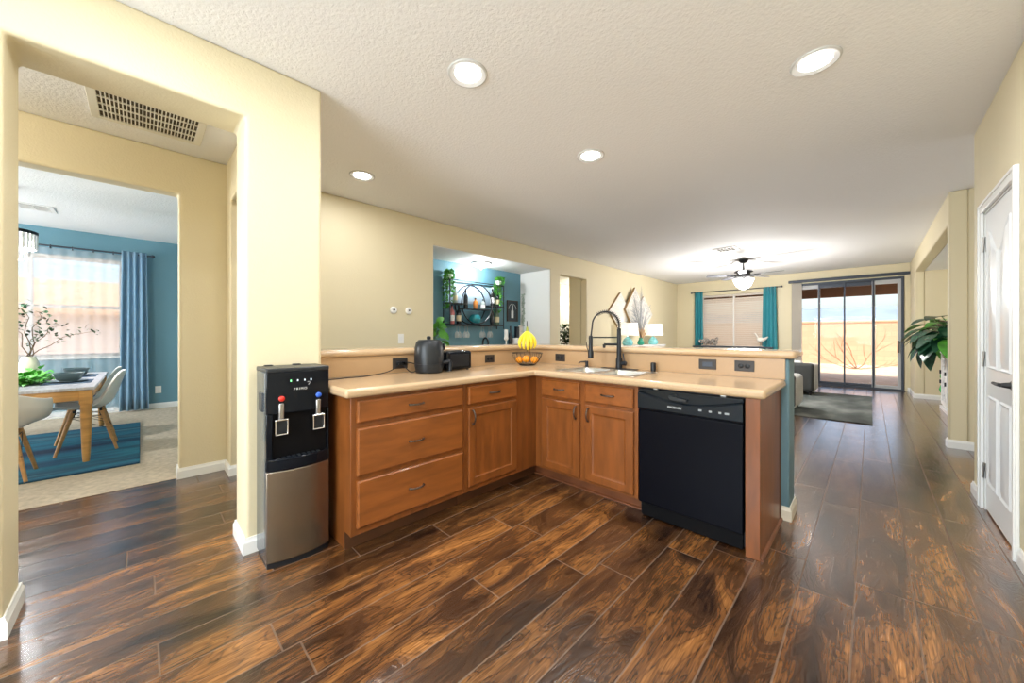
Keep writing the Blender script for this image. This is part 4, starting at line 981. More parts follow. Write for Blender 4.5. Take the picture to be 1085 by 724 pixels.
for k in range(60):
    a = rg.uniform(-.9, .9); M2.leaf((-3.90, 8.40, 1.12), (rg.uniform(-.1, .45), math.sin(a) , math.cos(a) + .2), (1, 0, 0), rg.uniform(.15, .30), .03, .1, .1, 3)
M2.build('tan_tuft', tuft_m, vs_)
for k, (yc, zc, hy_, hz_, lb) in enumerate(((7.80, 1.74, .52, .45, 'left white diamond wall panel above the console'), (8.42, 1.80, .50, .56, 'tall middle white diamond wall panel above the console'), (9.02, 1.74, .52, .45, 'right white diamond wall panel above the console'))):
    o = thing('diamond_panel', lb, 'wall art', (XL, yc, zc), 'white diamond wall panels')
    xb = XL + (.055 if k == 1 else .002); xf = XL + (.105 if k == 1 else .045)
    P = [(yc - hy_, zc), (yc, zc - hz_), (yc + hy_, zc), (yc, zc + hz_)]
    MB().prism(P, 'x', xb, xf).build('side_frame', artb, o, smooth=0)
    MB().prism([(yc + (p[0] - yc) * .985, zc + (p[1] - zc) * .985) for p in P], 'x', xf, xf + .006).build('whitewashed_face', artw, o, smooth=0)
    for k2 in range(4):
        a_, b_ = P[k2], P[(k2 + 1) % 4]
        MB().tube([(xf + .008, yc + (a_[0] - yc) * .80, zc + (a_[1] - zc) * .80), (xf + .008, yc + (b_[0] - yc) * .80, zc + (b_[1] - zc) * .80)], .006, 4).build('moulding', artw, o)
# decor on the far window sill
dsn = thing('sofa_console', 'narrow dark console table under the far living room window', 'console', (-2.7, 11.15, 0))
MB().box(-3.6, -1.75, 10.95, 11.22, .865, .90).build('top', frame_dark, dsn, bevel=.004)
for x in (-3.55, -1.80):
    for y in (10.98, 11.19): MB().box(x - .025, x + .025, y - .02, y + .02, 0, .864).build('leg', frame_dark, dsn, bevel=.003)
rd = random.Random(9)
dc = thing('driftwood_ornament', 'grey knotted driftwood ornament at the left of the far window', 'ornament', (-3.2, 11.09, .90))
M_ = MB()
for k in range(12):
    c_ = Vector((-3.22 + rd.uniform(-.18, .18), 11.09 + rd.uniform(-.06, .06), .97 + rd.uniform(0, .10))); r_ = rd.uniform(.05, .09); n1 = Vector((rd.uniform(-1, 1), rd.uniform(-1, 1), rd.uniform(-.4, .4))).normalized(); n2 = n1.cross(UZ).normalized()
    M_.tube([c_ + n1 * r_ * math.cos(t) + (n2 * .4 + UZ * .8) * r_ * math.sin(t) for t in [2 * math.pi * j / 12 for j in range(12)]], .020, 6, True)
M_.box(-3.40, -3.04, 11.04, 11.14, .9005, .925).build('knot', driftwood, dc)
bd = thing('bird_ornament', 'pale bird ornament on a thin stand at the right of the far window', 'ornament', (-2.0, 11.09, .90))
MB().lathe([(.06, .9005), (.06, .912), (.008, .92), (.006, 1.02)], (-2.0, 11.09, 0), 14).build('stand', driftwood, bd)
MB().ball((-2.0, 11.09, 1.08), (.085, .05, .065)).tube([(-2.06, 11.09, 1.11), (-2.09, 11.09, 1.20), (-2.12, 11.09, 1.24), (-2.17, 11.09, 1.225)], [.028, .018, .022, .004], 8).tube([(-1.93, 11.09, 1.09), (-1.84, 11.09, 1.16)], [.04, .01], 8).build('bird', artw, bd)

# ceiling fan
fc = Vector((-1.84, 8.58, 0)); cf = thing('ceiling_fan', 'dark ceiling fan with a cluster of white glass lights', 'ceiling fan', (fc.x, fc.y, H))
MB().lathe([(.085, H - .001), (.085, H - .03), (.055, H - .075), (.018, H - .085)], fc, 24).build('canopy', fan_iron, cf)
MB().cyl(fc + UZ * (H - .08), fc + UZ * (H - .23), .016, n=12).build('downrod', fan_iron, cf)
MB().lathe([(.03, H - .22), (.15, H - .235), (.165, H - .25), (.165, H - .262), (.12, H - .27), (.12, H - .33), (.15, H - .335), (.15, H - .36), (.09, H - .385), (.05, H - .40)], fc, 30).build('motor_housing', fan_iron, cf)
for k in range(5):
    a = R(-8 + 72 * k); dr = Vector((math.cos(a), math.sin(a), 0)); sdv = Vector((-dr.y, dr.x, 0)); zb = H - .325
    prf = [(.20, .045), (.30, .062), (.50, .068), (.64, .066), (.68, .05)]
    vs = []; tl = .12
    for dz in (0, .008):
        vs += [fc + dr * r_ + sdv * w_ + UZ * (zb + tl * w_ + dz) for r_, w_ in prf] + [fc + dr * r_ - sdv * w_ + UZ * (zb - tl * w_ + dz) for r_, w_ in reversed(prf)]
    L = len(prf) * 2; fs = [tuple(range(L)), tuple(range(2 * L - 1, L - 1, -1))] + [(i, (i + 1) % L, (i + 1) % L + L, i + L) for i in range(L)]
    bl = MB().add(vs, fs).build('blade', fan_blade, cf, smooth=0)
    MB().tube([fc + dr * .13 + UZ * (zb - .005), fc + dr * .19 + UZ * (zb - .012), fc + dr * .30 + UZ * (zb - .005)], [.014, .012, .010], 6).build('blade_iron', fan_iron, bl)
for k in range(6):
    a = R(60 * k + 15); c_ = fc + Vector((.10 * math.cos(a), .10 * math.sin(a), H - .45)); q = Matrix.Rotation(a, 3, 'Z') @ Matrix.Rotation(R(55), 3, 'Y')
    MB().lathe([(.025, -.04), (.05, -.03), (.072, .0), (.078, .045), (.084, .06)], c_, 14, q @ Matrix.Rotation(R(60), 3, 'Y')).build('glass_shade', fan_glass, cf)
MB().ball(fc + UZ * (H - .50), (.12, .12, .11)).build('glass_bowl', fan_glass, cf)
lamp('POINT', 'bulb', (0, 0, -.80), FAN_W, (1, .97, .94), parent=cf, shadow_soft_size=.24)

# alcove: white console, plant, green vase
wc = thing('alcove_console', 'white lattice front console in the right wall alcove', 'console', (1.05, 8.2, 0))
MB().box(.82, 1.34, 7.0, 9.28, .905, .940).build('top', white_furn, wc, bevel=.004)
MB().box(.855, 1.33, 7.03, 9.25, .05, .904).build('carcass', white_furn, wc, bevel=.003)
MB().box(.815, 1.33, 7.02, 9.27, 0.001, .05).build('plinth', white_furn, wc, bevel=.003)
for k in range(4):
    a = 7.05 + k * .552; dd = MB().cells([a, a + .06, a + .482, a + .542], [.08, .14, .84, .90], lambda u, v: u < a + .06 or u > a + .482 or v < .14 or v > .84, 'x', .828, .855).build('door', white_furn, wc, bevel=.003)
    M_ = MB()
    for j in range(5):
        z = .14 + .14 * j; M_.tube([(.843, a + .06, z), (.843, a + .27, z + .14), (.843, a + .482, z)], .010, 4).tube([(.843, a + .06, z + .14), (.843, a + .27, z), (.843, a + .482, z + .14)], .010, 4)
    M_.build('lattice', white_furn, dd, smooth=0)
    for z in (.44, .60): MB().box(.808, .828, a + .505, a + .525, z - .03, z + .03).build('pull', black_soft, dd, bevel=.003)
MB().box(.86, 1.10, 9.25, 9.48, .180, .205).build('end_shelf', white_furn, wc, bevel=.003)
gv = thing('green_gourd_vase', 'bright green double gourd glass vase beside the white alcove console', 'vase', (.93, 9.37, .205))
MB().lathe([(.05, .2055), (.10, .24), (.115, .30), (.10, .36), (.055, .405), (.08, .44), (.105, .50), (.10, .56), (.055, .62), (.035, .65), (.045, .67)], (.93, 9.37, 0), 24).build('glass_body', green_glass, gv)
mp = thing('leafy_plant', 'large broad leaved green plant in a white pot on the alcove console', 'plant', (.98, 8.75, .94))
MB().lathe([(.10, .9405), (.125, .96), (.14, 1.10), (.15, 1.12), (.135, 1.12), (.12, 1.06), (.001, 1.06)], (.98, 8.75, 0), 24).build('pot', white_furn, mp)
rp = random.Random(21); A = MB(); Bm = MB(); St = MB()
for k in range(60):
    a = rp.uniform(1.7, 5.2); e = rp.uniform(-.2, .9); d_ = Vector((math.cos(a) * math.cos(e), math.sin(a) * math.cos(e), math.sin(e)))
    ln = rp.uniform(.22, .50); p0 = Vector((.98, 8.75, 1.07)); p1 = p0 + d_ * ln * .6 + UZ * .08; p2 = p0 + d_ * ln + UZ * .06
    if p2.x > 1.12 or p2.x < .60: continue
    St.tube([p0, p1, p2], [.007, .006, .005], 5)
    (A if k % 4 else Bm).leaf(p2, d_ + Vector((0, 0, -.55)), UZ, rp.uniform(.24, .34), rp.uniform(.17, .25), .45, .12, 8)
for p2, d_ in (((.62, 8.75, 1.02), (-.35, .2, -.8)), ((.70, 8.9, .98), (-.2, .3, -.9)), ((.60, 8.5, 1.12), (-.6, .1, -.5)), ((.66, 8.6, 1.25), (-.8, .2, -.2)), ((.60, 8.8, 1.30), (-.8, .3, -.35)), ((.70, 8.3, 1.22), (-.6, -.5, -.3))):
    St.tube([(.98, 8.75, 1.07), ((.98 + p2[0]) / 2, (8.75 + p2[1]) / 2, 1.25), p2], [.007, .006, .005], 5); A.leaf(p2, d_, UZ, .34, .19, .35, .12, 8)
St.build('stems', stem_g, mp); A.build('dark_leaves', leaf_monst, mp); Bm.build('bright_leaves', leaf_lt, mp)

# ------------------------------------------------------------------ bar niche
tag(MB().box(-4.925, -4.20, 2.765, 5.243, .8815, .90).build('bar_counter', counter_m, bevel=.01, seg=3), 'tan counter of the blue bar niche in the cream wall', 'countertop')
sf = thing('bar_shelf', 'black metal wall shelf with circle and bottles on the blue bar wall', 'shelf', (-4.83, 4.0, 1.37))
xb, xf, ya, yb, za, zb = -4.915, -4.735, 3.42, 4.60, 1.37, 2.09; r_ = .009
M_ = MB()
for x in (xb, xf):
    for y in (ya, yb): M_.tube([(x, y, za - (.06 if y == yb else 0)), (x, y, zb)], r_, 6)
    for z in (za, zb): M_.tube([(x, ya, z), (x, yb, z)], r_, 6)
for y in (ya, yb):
    for z in (za, zb): M_.tube([(xb, y, z), (xf, y, z)], r_, 6)
M_.build('frame', black_soft, sf)
MB().box(xb, xf, ya, yb, za, za + .012).build('bottom_shelf', black_soft, sf, smooth=0)
MB().box(xb, xf, ya, 3.78, 1.71, 1.722).build('left_shelf', black_soft, sf, smooth=0)
MB().box(xb, xf, 3.72, 4.30, 1.632, 1.644).build('middle_shelf', black_soft, sf, smooth=0)
MB().box(xb, xf, 4.24, yb, 1.70, 1.712).build('right_shelf', black_soft, sf, smooth=0)
for x in (xb, xf): MB().tube([(x, 3.98 + .33 * math.cos(t), 1.725 + .335 * math.sin(t)) for t in [2 * math.pi * k / 48 for k in range(48)]], .010, 6, True).build('hoop', black_soft, sf)
MB().box(-4.928, -4.922, 3.50, 4.52, 1.74, 2.06).build('backboard', mirror_m, sf, smooth=0)
M_ = MB()
for k in range(8): M_.tube([(xb + .01, 3.60 + .03 * (k % 2) + .12 * (k // 2) + (.0 if k < 4 else .32), za - .012), (xf, 3.60 + .03 * (k % 2) + .12 * (k // 2) + (.0 if k < 4 else .32), za - .012)], .003, 4)
M_.build('glass_rack', black_soft, sf)
def bottle(x, y, z, h, r, m, lab, label, cap=black_soft, squat=False):
    o = thing('bottle', label, 'bottle', (x, y, z), 'bottles on the bar shelf')
    if squat: pf = [(r * .9, .0008), (r, .01), (r, h * .62), (r * .85, h * .72), (r * .35, h * .80), (r * .32, h * .90)]
    else: pf = [(r * .92, .0008), (r, .012), (r, h * .58), (r * .80, h * .68), (r * .38, h * .78), (r * .34, h * .93)]
    MB().lathe([(a, b) for a, b in pf], (x, y, z), 16).build('glass_body', m, o)
    MB().lathe([(r * .38, pf[-1][1] - .002), (r * .40, h), (.001, h + .001)], (x, y, z), 12).build('cap', cap, o)
    if lab: MB().lathe([(r * 1.02, h * .16), (r * 1.02, h * .46)], (x, y, z), 16).build('paper_label', lab, o)
    return o
Z1, Z2, Z3, Z4 = 1.7225, 1.6445, 1.7125, 1.3825
bottle(-4.82, 3.585, Z1, .27, .036, paleb, label_c, 'pale bottle with black cap on the upper left shelf beside the trailing plant')
bottle(-4.82, 3.800, Z2, .33, .036, darkb, None, 'dark slim bottle inside the hoop on the middle shelf, left')
bottle(-4.82, 4.010, Z2, .19, .040, cork, None, 'squat amber bottle at the centre of the middle shelf', squat=True)
bottle(-4.82, 4.180, Z2, .18, .040, paleb, label_w, 'squat clear bottle at the right of the middle shelf', squat=True)
bottle(-4.82, 4.400, Z3, .34, .038, darkb, label_w, 'bottle with a tall white label on the upper right shelf', cap=label_w)
bottle(-4.82, 4.530, Z3, .28, .036, darkb, label_c, 'dark bottle beside the right trailing plant on the upper right shelf')
bottle(-4.82, 3.520, Z4, .31, .040, pinkw, label_w, 'pink bottle at the lower left of the bar shelf')
bottle(-4.82, 3.655, Z4, .31, .040, darkb, label_c, 'dark wine bottle with cream label at the lower left of the bar shelf')
bottle(-4.82, 4.390, Z4, .33, .038, darkb, None, 'dark bottle at the lower right of the bar shelf')
bottle(-4.82, 4.510, Z4, .32, .046, greenb, label_c, 'olive green bottle at the lower right end of the bar shelf')
bo_ = thing('glass_bowl', 'round teal glass bowl at the bottom middle of the bar shelf', 'bowl', (-4.82, 4.0, Z4))
MB().lathe([(.04, .001), (.085, .03), (.105, .085), (.09, .14), (.06, .17), (.052, .168), (.08, .13), (.001, .05)], (-4.82, 4.0, Z4), 24).build('bowl_body', teal_glass, bo_)
wgl = ('first', 'second', 'third', 'fourth')
for k in range(8):
    y = 3.60 + .085 * (k % 4) + (.53 if k > 3 else 0); x = -4.80 - .04 * (k % 2)
    o = thing('wine_glass', '%s stemmed glass from the left hanging in the %s group under the bar shelf' % (wgl[k % 4], 'left' if k < 4 else 'right'), 'glass', (x, y, za - .015), 'glasses hanging under the bar shelf')
    MB().lathe([(.033, -.001), (.033, -.004), (.005, -.010), (.004, -.085), (.018, -.10), (.034, -.13), (.036, -.16), (.030, -.195)], (x, y, za - .015), 16).build('glass_bowl_and_stem', clear_glass, o)
def trailing(name, label, c, n, reach, drop, seed):
    g = random.Random(seed); o = thing(name, label, 'plant', c, 'trailing plants on the bar shelf'); c = Vector(c)
    MB().lathe([(.045, .001), (.06, .08), (.055, .08), (.001, .07)], c, 16).build('pot', white_furn, o)
    L = MB(); St_ = MB()
    for k in range(n):
        a = g.uniform(0, 6.28); q = c + Vector((0, 0, .08)); pts = [q.copy()]; rr = g.uniform(.3, 1) * reach; dp = g.uniform(0, 1) ** .8 * drop
        for j in range(7):
            t = (j + 1) / 7; p = c + Vector((max(-.07, math.cos(a) * rr * min(1, t * 2)), math.sin(a) * rr * min(1, t * 2.2) * .8, .08 + .08 * math.sin(min(1, t * 2.2) * 2.2) - dp * max(0, t - .25) * 1.3)); pts.append(p)
            for q2 in range(4): L.leaf(p, (g.uniform(-1, 1), g.uniform(-1, 1), g.uniform(-1, .5)), UZ, g.uniform(.03, .055), g.uniform(.025, .04), .3, .2, 3)
        St_.tube(pts, .002, 4)
    St_.build('stems', stem_g, o); L.build('foliage', leaf_lt, o)
trailing('trailing_plant', 'bright green trailing plant on top of the bar shelf, left end', (-4.82, 3.47, zb + .009), 24, .13, .62, 4)
trailing('trailing_plant', 'bright green trailing plant on top of the bar shelf, right end', (-4.82, 4.545, zb + .009), 22, .12, .66, 8)
pf_ = thing('framed_print', 'dark framed bottle print on the blue bar wall right of the shelf', 'picture', (-4.93, 5.01, 1.66))
MB().cells([4.865, 4.885, 5.135, 5.155], [1.465, 1.485, 1.845, 1.865], lambda u, v: not (4.885 < u < 5.135 and 1.485 < v < 1.845), 'x', -4.929, -4.905).build('frame', mat('dark_walnut', (.06, .035, .025), .5), pf_, bevel=.002)
MB().box(-4.929, -4.918, 4.885, 5.135, 1.485, 1.845).build('print', pic_m, pf_, smooth=0)
MB().prism([(4.98, 1.53), (5.045, 1.53), (5.045, 1.66), (5.03, 1.69), (5.025, 1.78), (5.0, 1.78), (4.995, 1.69), (4.98, 1.66)], 'x', -4.918, -4.9165).build('bottle_drawing', printw, pf_, smooth=0)
MB().tube([(-4.9172, 5.0125 + .10 * math.cos(t), 1.70 + .10 * math.sin(t)) for t in [math.pi * k / 12 for k in range(13)]], .004, 4).build('arch_drawing', printw, pf_)
bl_ = thing('bar_ceiling_light', 'round clear glass flush ceiling light in the bar niche', 'ceiling light', (-4.62, 3.97, 2.42))
MB().lathe([(.17, -.001), (.175, -.02), (.165, -.03), (.001, -.03)], (-4.62, 3.97, 2.42), 30).build('metal_rim', nickel, bl_)
MB().lathe([(.155, -.03), (.150, -.06), (.10, -.085), (.001, -.09)], (-4.62, 3.97, 2.42), 30).build('glass_dome', clear_glass, bl_)
MB().ball((-4.62, 3.97, 2.355), (.035, .035, .03)).build('glowing_bulb', mat('cool_bulb', (1, 1, 1), .4, emit=((.9, .97, 1), 6)), bl_)
MB().cyl((-4.62, 3.97, 2.335), (-4.62, 3.97, 2.30), .02, .008, 12).build('finial', nickel, bl_)
lamp('POINT', 'bulb', (0, 0, -.13), 34, (.92, .97, 1), parent=bl_, shadow_soft_size=.04)
fo = thing('bar_faucet', 'small black arched faucet on the bar counter', 'faucet', (-4.80, 4.16, .90))
MB().tube([(-4.80, 4.16, .9005), (-4.80, 4.16, 1.06)] + arc((-4.73, 4.16, 1.07), .07, math.pi, 0, 12, UX, UZ * 1.2) + [(-4.66, 4.16, 1.03)], .016, 10).lathe([(.03, .9005), (.03, .915), (.018, .925)], (-4.80, 4.16, 0), 16).build('spout', black_soft, fo)
wg = thing('white_candle_holder', 'white candle holder on the bar counter left of the dark bottle', 'candle holder', (-4.65, 4.58, .90))
MB().lathe([(.05, .9005), (.05, .91), (.012, .93), (.012, 1.10), (.04, 1.13), (.042, 1.16)], (-4.65, 4.58, 0), 18).build('stand', plate_w, wg)
MB().lathe([(.034, 1.16), (.034, 1.30), (.001, 1.302)], (-4.65, 4.58, 0), 16).build('candle', plate_w, wg)
o = bottle(-4.75, 4.79, .90, .47, .040, darkb, None, 'tall dark bottle standing on the bar counter at the right'); o['group'] = 'things on the bar counter'
jb = thing('display_box', 'small stacked frames at the right end of the bar counter', 'box', (-4.68, 4.92, .90))
MB().box(-4.75, -4.60, 4.84, 5.06, .9005, 1.15).build('white_base', plate_w, jb, bevel=.004)
MB().box(-4.72, -4.66, 4.86, 4.94, 1.15, 1.36).build('dark_frame', darkb, jb, bevel=.004); MB().box(-4.70, -4.68, 4.95, 5.05, 1.15, 1.38).build('pale_frame', artw, jb, bevel=.004)
lp = thing('bar_plant', 'broad leaved green plant at the left end of the bar counter', 'plant', (-4.66, 3.03, .90))
MB().lathe([(.07, .9005), (.09, 1.02), (.08, 1.02), (.001, 1.0)], (-4.66, 3.03, 0), 18).build('pot', white_furn, lp)
g = random.Random(2); L = MB(); St_ = MB()
for k in range(18):
    a = g.uniform(0, 6.28); e = g.uniform(.3, 1.3); dr = Vector((math.cos(a) * math.cos(e) * .6, math.sin(a) * math.cos(e), math.sin(e))); q = Vector((-4.66, 3.03, 1.01)); t_ = q + dr * g.uniform(.15, .38)
    St_.tube([q, q + dr * .1 + UZ * .05, t_], .004, 5); L.leaf(t_, dr + Vector((0, 0, -.5)), UZ, g.uniform(.14, .22), g.uniform(.09, .13), .5, .15, 6)
for t_, dr in (((-4.62, 3.13, 1.36), (.1, .9, -.25)), ((-4.58, 3.11, 1.28), (.2, .8, -.55)), ((-4.62, 3.08, 1.40), (.1, .7, .3)), ((-4.60, 3.18, 1.24), (.2, .8, -.7)), ((-4.66, 3.12, 1.34), (0, .9, -.05)), ((-4.56, 3.08, 1.24), (.2, .9, -.5))):
    St_.tube([(-4.66, 3.03, 1.01), (-4.64, 3.07, 1.2), t_], .005, 5); L.leaf(t_, dr, UX, .17, .10, .25, .15, 7)
St_.build('stems', stem_g, lp); L.build('leaves', leaf_lt, lp)
gl = thing('leaf_garland', 'pale thin leaf garland hanging on the white bar side wall', 'garland', (-4.83, 5.24, 2.0))
L = MB().tube([(-4.83, 5.245, 2.02), (-4.825, 5.24, 1.7), (-4.83, 5.243, 1.38)], .003, 4)
for k in range(50): L.leaf((-4.83, 5.238, 1.38 + .0128 * k), (g.uniform(-1, 1), -.35, g.uniform(-1, .3)), (0, -1, 0), .055, .03, .2, .1, 3)
L.build('leaves', mat('pale_sage_leaf', (.42, .48, .40), .7), gl)

# ------------------------------------------------------------------ side hall beyond the second opening
d3 = struct(MB().box(-5.80, -5.765, 7.30, 8.40, .01, 2.12).build('door_3', doorw, bevel=.003))
for z0, z1 in ((.2, .95), (1.1, 1.98)):
    for a in (7.42, 7.90): door_slab('x', -5.767, a, a + .38, z0, z1, .008, .02).build('door_panel', doorw, d3, smooth=0)
M_ = MB().box(-5.80, -5.78, 7.22, 7.30, 0, 2.20).box(-5.80, -5.78, 8.40, 8.48, 0, 2.20).box(-5.80, -5.78, 7.30, 8.40, 2.12, 2.20); struct(M_.build('trim_4', trimw, bevel=.003))
hp = thing('hall_tree', 'dark leafy potted plant inside the second wall opening', 'plant', (-5.2, 7.28, 0))
MB().lathe([(.13, .001), (.17, .30), (.15, .30), (.001, .27)], (-5.2, 7.28, 0), 20).build('pot', ceramic, hp)
St_ = MB(); L = MB()
for k in range(9):
    a = 2 * math.pi * k / 9; q = [Vector((-5.2, 7.28, .27)), Vector((-5.2 + .08 * math.cos(a), 7.28 + .10 * math.sin(a), .8)), Vector((-5.2 + .16 * math.cos(a), 7.28 + .26 * math.sin(a), 1.2 + .2 * (k % 3) / 2))]
    St_.tube(q, [.014, .010, .006], 6)
for k in range(760):
    a = g.uniform(0, 6.28); rr = g.uniform(0, 1) ** .5; z = g.uniform(.62, 1.44); p = Vector((-5.2 + .30 * rr * math.cos(a), 7.28 + .46 * rr * math.sin(a), z))
    L.leaf(p, (g.uniform(-1, 1), g.uniform(-1, 1), g.uniform(-.4, .8)), UZ, g.uniform(.08, .13), g.uniform(.05, .07), .3, .2, 4)
St_.build('trunk_stems', stem_m, hp); L.build('foliage', leaf_dk, hp)
lamp('POINT', 'side_hall_lamp', (-5.0, 8.0, 2.30), 45, (1, .94, .80), shadow_soft_size=.1)

# ------------------------------------------------------------------ dining room
tag(MB().box(-7.12, -4.875, -1.75, -.01, .0025, .016).build('blue_rug', rug_b, bevel=.004), 'blue streaked area rug under the dining table', 'rug')
TX0, TX1, TY0, TY1, TZ = -7.20, -5.20, -1.36, -.305, .720
dt_ = thing('dining_table', 'oak dining table with pale top and turned legs in the blue room', 'table', (-6.2, -.85, .016))
MB().box(TX0, TX1, TY0, TY1, TZ - .028, TZ).build('tabletop', tabletop_m, dt_, bevel=.006, seg=3)
MB().cells([TX0 + .03, TX0 + .055, TX1 - .055, TX1 - .03], [TY0 + .03, TY0 + .055, TY1 - .055, TY1 - .03], lambda u, v: not (TX0 + .055 < u < TX1 - .055 and TY0 + .055 < v < TY1 - .055), 'z', TZ - .125, TZ - .029).build('apron', oak, dt_, bevel=.002)
for x in (TX0 + .058, TX1 - .058):
    for y in (TY0 + .058, TY1 - .058):
        MB().box(x - .042, x + .042, y - .042, y + .042, TZ - .16, TZ - .029).lathe([(.022, .0165), (.028, .10), (.034, .30), (.039, .46), (.036, .50), (.042, .52), (.036, .54), (.042, .562)], (x, y, 0), 20).build('leg', oak, dt_, bevel=.003)
def shell(arms):
    pr3 = [(-.215, .432, .185), (-.20, .448, .20), (-.10, .436, .222), (.02, .425, .232), (.11, .432, .232), (.17, .47, .228), (.205, .54, .222), (.23, .62, .215), (.255, .71, .198), (.275, .775, .165), (.285, .81, .10)]
    nU = 12
    M_ = MB(); vs = []
    for i, (y, z, hw) in enumerate(pr3):
        v = i / (len(pr3) - 1)
        for j in range(nU + 1):
            u = j / nU * 2 - 1
            if arms:
                rise = .20 * abs(u) ** 2.6 * min(1, max(0, (v + .05) * 3)) * (1 - v ** 3); fw = -.11 * abs(u) ** 2.2 * v * 1.2; w_ = hw * 1.30
                vs.append((u * w_, y + fw, min(z, .66) * 1.0 + rise * (1 if z < .6 else .0) if z < .66 else .66 + (z - .66) * .1))
            else:
                rise = .055 * abs(u) ** 2.4 * (1 - v); fw = -.085 * abs(u) ** 2.2 * math.sin(v * math.pi * .9) ; vs.append((u * hw, y + fw, z + rise))
    n_ = nU + 1; return M_.add(vs, [(i * n_ + j, (i + 1) * n_ + j, (i + 1) * n_ + j + 1, i * n_ + j + 1) for i in range(len(pr3) - 1) for j in range(nU)])
def tub():
    """rounded armchair shell: back and arms in one sweep"""
    M_ = MB(); nA, nV = 28, 7; vs = []
    for i in range(nV + 1):
        v = i / nV
        for j in range(nA + 1):
            a = R(-25 + 230 * j / nA)          # sweeps right arm, back (+Y), left arm
            rx = .10 + .205 * min(1, v * 1.5) + .012 * v; ry = .08 + .17 * min(1, v * 1.5) + .03 * v
            bk = max(0, math.sin(a)); z = .425 + (.225 + .10 * bk ** 3) * max(0, v - .25) ** 1.2 / .75 ** 1.2
            if math.sin(a) < 0: z = .425 + (z - .425) * (1 + 1.6 * math.sin(a))
            vs.append((rx * math.cos(a), ry * math.sin(a), z))
    n_ = nA + 1; fs = [(i * n_ + j, i * n_ + j + 1, (i + 1) * n_ + j + 1, (i + 1) * n_ + j) for i in range(nV) for j in range(nA)]
    M_.add(vs, fs)
    s2 = MB().sheet(lambda u, v: ((u - .5) * .40 * (1 - .15 * v), -.23 + .33 * v, .425 + .02 * abs(u - .5) * (1 - v) - .012 * math.sin(v * 3.1)), 8, 6); M_.add(s2.v, s2.f); return M_
def chair(name, label, arms, pad):
    o = thing(name, label, 'chair', (0, 0, 0), 'white shell chairs at the dining table')
    (tub() if arms else shell(False)).build('shell', shellw, o, solid=.009, smooth=60, sub=1)
    for sx3 in (-1, 1):
        for sy3 in (-1, 1):
            MB().cyl((sx3 * .13, sy3 * .10 + .01, .405), (sx3 * .205, sy3 * .205 + .01, .0), .018, .012, 10).build('leg', beech, o)
    M_ = MB()
    for sy3 in (-1, 1): M_.tube([(-.145, sy3 * .115 + .01, .36), (.145, sy3 * .115 + .01, .36)], .004, 5).tube([(-.145, sy3 * .115 + .01, .36), (.18, sy3 * .165 + .01, .20)], .003, 5).tube([(.145, sy3 * .115 + .01, .36), (-.18, sy3 * .165 + .01, .20)], .003, 5)
    for sx3 in (-1, 1): M_.tube([(sx3 * .145, -.105, .36), (sx3 * .145, .125, .36)], .004, 5).tube([(sx3 * .145, -.105, .36), (sx3 * .175, .165, .22)], .003, 5)
    for q in ((-.12, -.08), (.12, -.08), (-.12, .10), (.12, .10)): M_.cyl((q[0], q[1], .355), (q[0], q[1], .425), .008, n=8)
    M_.build('wire_brace', black_matte, o)
    if pad:
        MB().lathe([(.001, .447), (.16, .447), (.185, .455), (.185, .465), (.16, .475), (.001, .478)], (0, -.03, 0), 28).build('seat_pad', cush_b, o)
    return o
ZC = .0165
ch = chair('dining_chair', 'white shell dining chair with blue pad, farther one on the window side of the table', False, True); place(ch, (-6.42, -.45, ZC), R(0))
ch2 = chair('dining_chair', 'white shell dining chair nearest to the table corner, tucked under the right side', False, False); place(ch2, (-5.82, -.40, ZC), R(2))
ch3 = chair('dining_armchair', 'white shell armchair at the near end of the dining table', True, False); place(ch3, (-5.09, -.86, ZC), R(-90))
def setting(x, y, lab, h):
    pm = tag(MB().box(x - .21, x + .21, y - .16, y + .16, TZ + .0005, TZ + .004).build('placemat', placemat_m, bevel=.001), 'blue woven placemat under the %s place setting' % lab, 'placemat', 'placemats')
    pl_ = tag(MB().lathe([(.001, .001), (.09, .001), (.135, .014), (.132, .017), (.09, .006), (.001, .006)], (x, y, TZ + .0045), 30).build('plate', china), 'slate blue plate of the %s place setting' % lab, 'plate', 'slate blue dishes')
    tag(MB().lathe([(.001, .001), (.055, .001), (.085, .025), (.105, .088), (.099, .088), (.08, .030), (.05, .012), (.001, .010)], (x, y, TZ + .011), 30).build('bowl', china), 'slate blue bowl of the %s place setting' % lab, 'bowl', 'slate blue dishes')
setting(-5.86, -.52, 'near right', 0); setting(-6.62, -.53, 'far right', 0); setting(-5.45, -1.02, 'near end', 0)
gv_ = thing('greenery_centrepiece', 'bright green leafy centrepiece lying along the dining table', 'plant', (-6.05, -.80, TZ))
L = MB()
for k in range(420):
    t = max(-.62, min(.62, g.gauss(0, .42))); p = Vector((-6.05 + t * .55, -.80 + g.gauss(0, .055), TZ + .012 + abs(g.gauss(0, .035))))
    L.leaf(p, (g.uniform(-1, 1), g.uniform(-1, 1), g.uniform(.1, .9)), UZ, g.uniform(.05, .085), g.uniform(.04, .06), .5, .3, 3)
L.tube([(-6.36, -.80, TZ + .008), (-6.05, -.80, TZ + .012), (-5.72, -.80, TZ + .008)], .006, 5).build('foliage', leaf_lt, gv_)
cv = thing('cream_vase', 'cream vase of thin leafy branches on the dining table', 'vase', (-6.55, -.86, TZ))
MB().lathe([(.045, .001), (.060, .02), (.074, .10), (.070, .18), (.055, .225), (.050, .25), (.042, .25), (.001, .20)], (-6.55, -.86, TZ), 24).build('vase_body', ceramic, cv)
St_ = MB(); L = MB(); gb = random.Random(12)
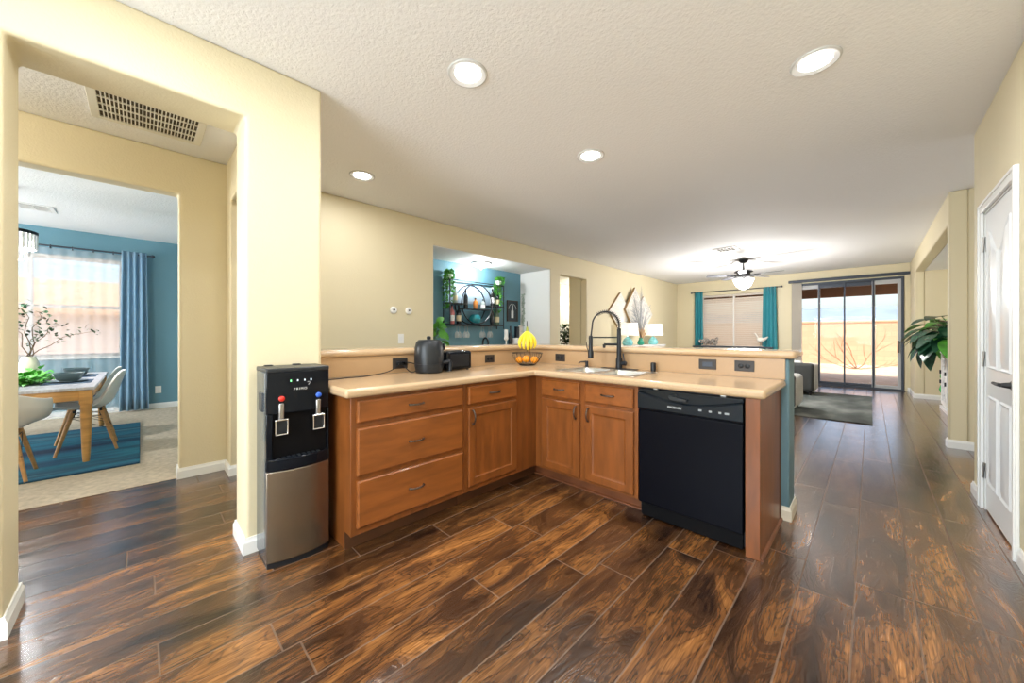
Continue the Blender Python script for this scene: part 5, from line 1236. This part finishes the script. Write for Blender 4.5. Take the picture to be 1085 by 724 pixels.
for k, (dy, dx2, hh) in enumerate(((.10, 0, .55), (-.02, .1, .60), (.20, -.1, .40), (-.16, 0, .45), (.48, .1, .33), (.06, .1, .30))):
    q = Vector((-6.55, -.86, TZ + .20)); pts = [q.copy()]
    for i in range(8):
        t = (i + 1) / 8; pts.append(Vector((-6.55 + dx2 * t, -.86 + dy * t ** 1.3 + .02 * math.sin(i * 1.7 + k), TZ + .20 + hh * math.sin(t * 1.45))))
        if i > 2:
            for j in range(5):
                L.leaf(pts[-1] + Vector((gb.uniform(-.05, .05), gb.uniform(-.06, .06), gb.uniform(-.03, .05))), (gb.uniform(-1, 1), gb.uniform(-1, 1), gb.uniform(-.3, 1)), UZ, gb.uniform(.035, .06), .03, .2, .2, 3)
    St_.tube(pts, [.005 - .0004 * i for i in range(9)], 5)
St_.build('branches', stem_m, cv); L.build('leaves', leaf_dk, cv)
cd = thing('crystal_chandelier', 'two tier crystal rod chandelier with dark rim in the dining room', 'chandelier', (-6.30, -.98, H))
MB().lathe([(.06, -.001), (.06, -.025), (.012, -.03)], (-6.30, -.98, H), 20).cyl((-6.3, -.98, H - .02), (-6.3, -.98, 2.27), .006, n=8).build('canopy_and_stem', fan_iron, cd)
MB().lathe([(.205, 2.255), (.215, 2.255), (.215, 2.285), (.205, 2.285), (.001, 2.283)], (-6.3, -.98, 0), 30).build('rim', fan_iron, cd)
M_ = MB()
for k in range(34):
    a = 2 * math.pi * k / 34; M_.cyl((-6.3 + .20 * math.cos(a), -.98 + .20 * math.sin(a), 2.255), (-6.3 + .20 * math.cos(a), -.98 + .20 * math.sin(a), 2.10), .013, .011, 6)
for k in range(20):
    a = 2 * math.pi * k / 20; M_.cyl((-6.3 + .12 * math.cos(a), -.98 + .12 * math.sin(a), 2.22), (-6.3 + .12 * math.cos(a), -.98 + .12 * math.sin(a), 1.99), .013, .010, 6)
M_.build('crystal_rods', crystal, cd)
lamp('POINT', 'bulb', (0, 0, -.55), DINE_W, (.97, .98, 1), parent=cd, shadow_soft_size=.08)
lamp('POINT', 'hall_lamp', (-3.45, -1.6, 2.5), HALL_W, (1, .95, .85), shadow_soft_size=.1)
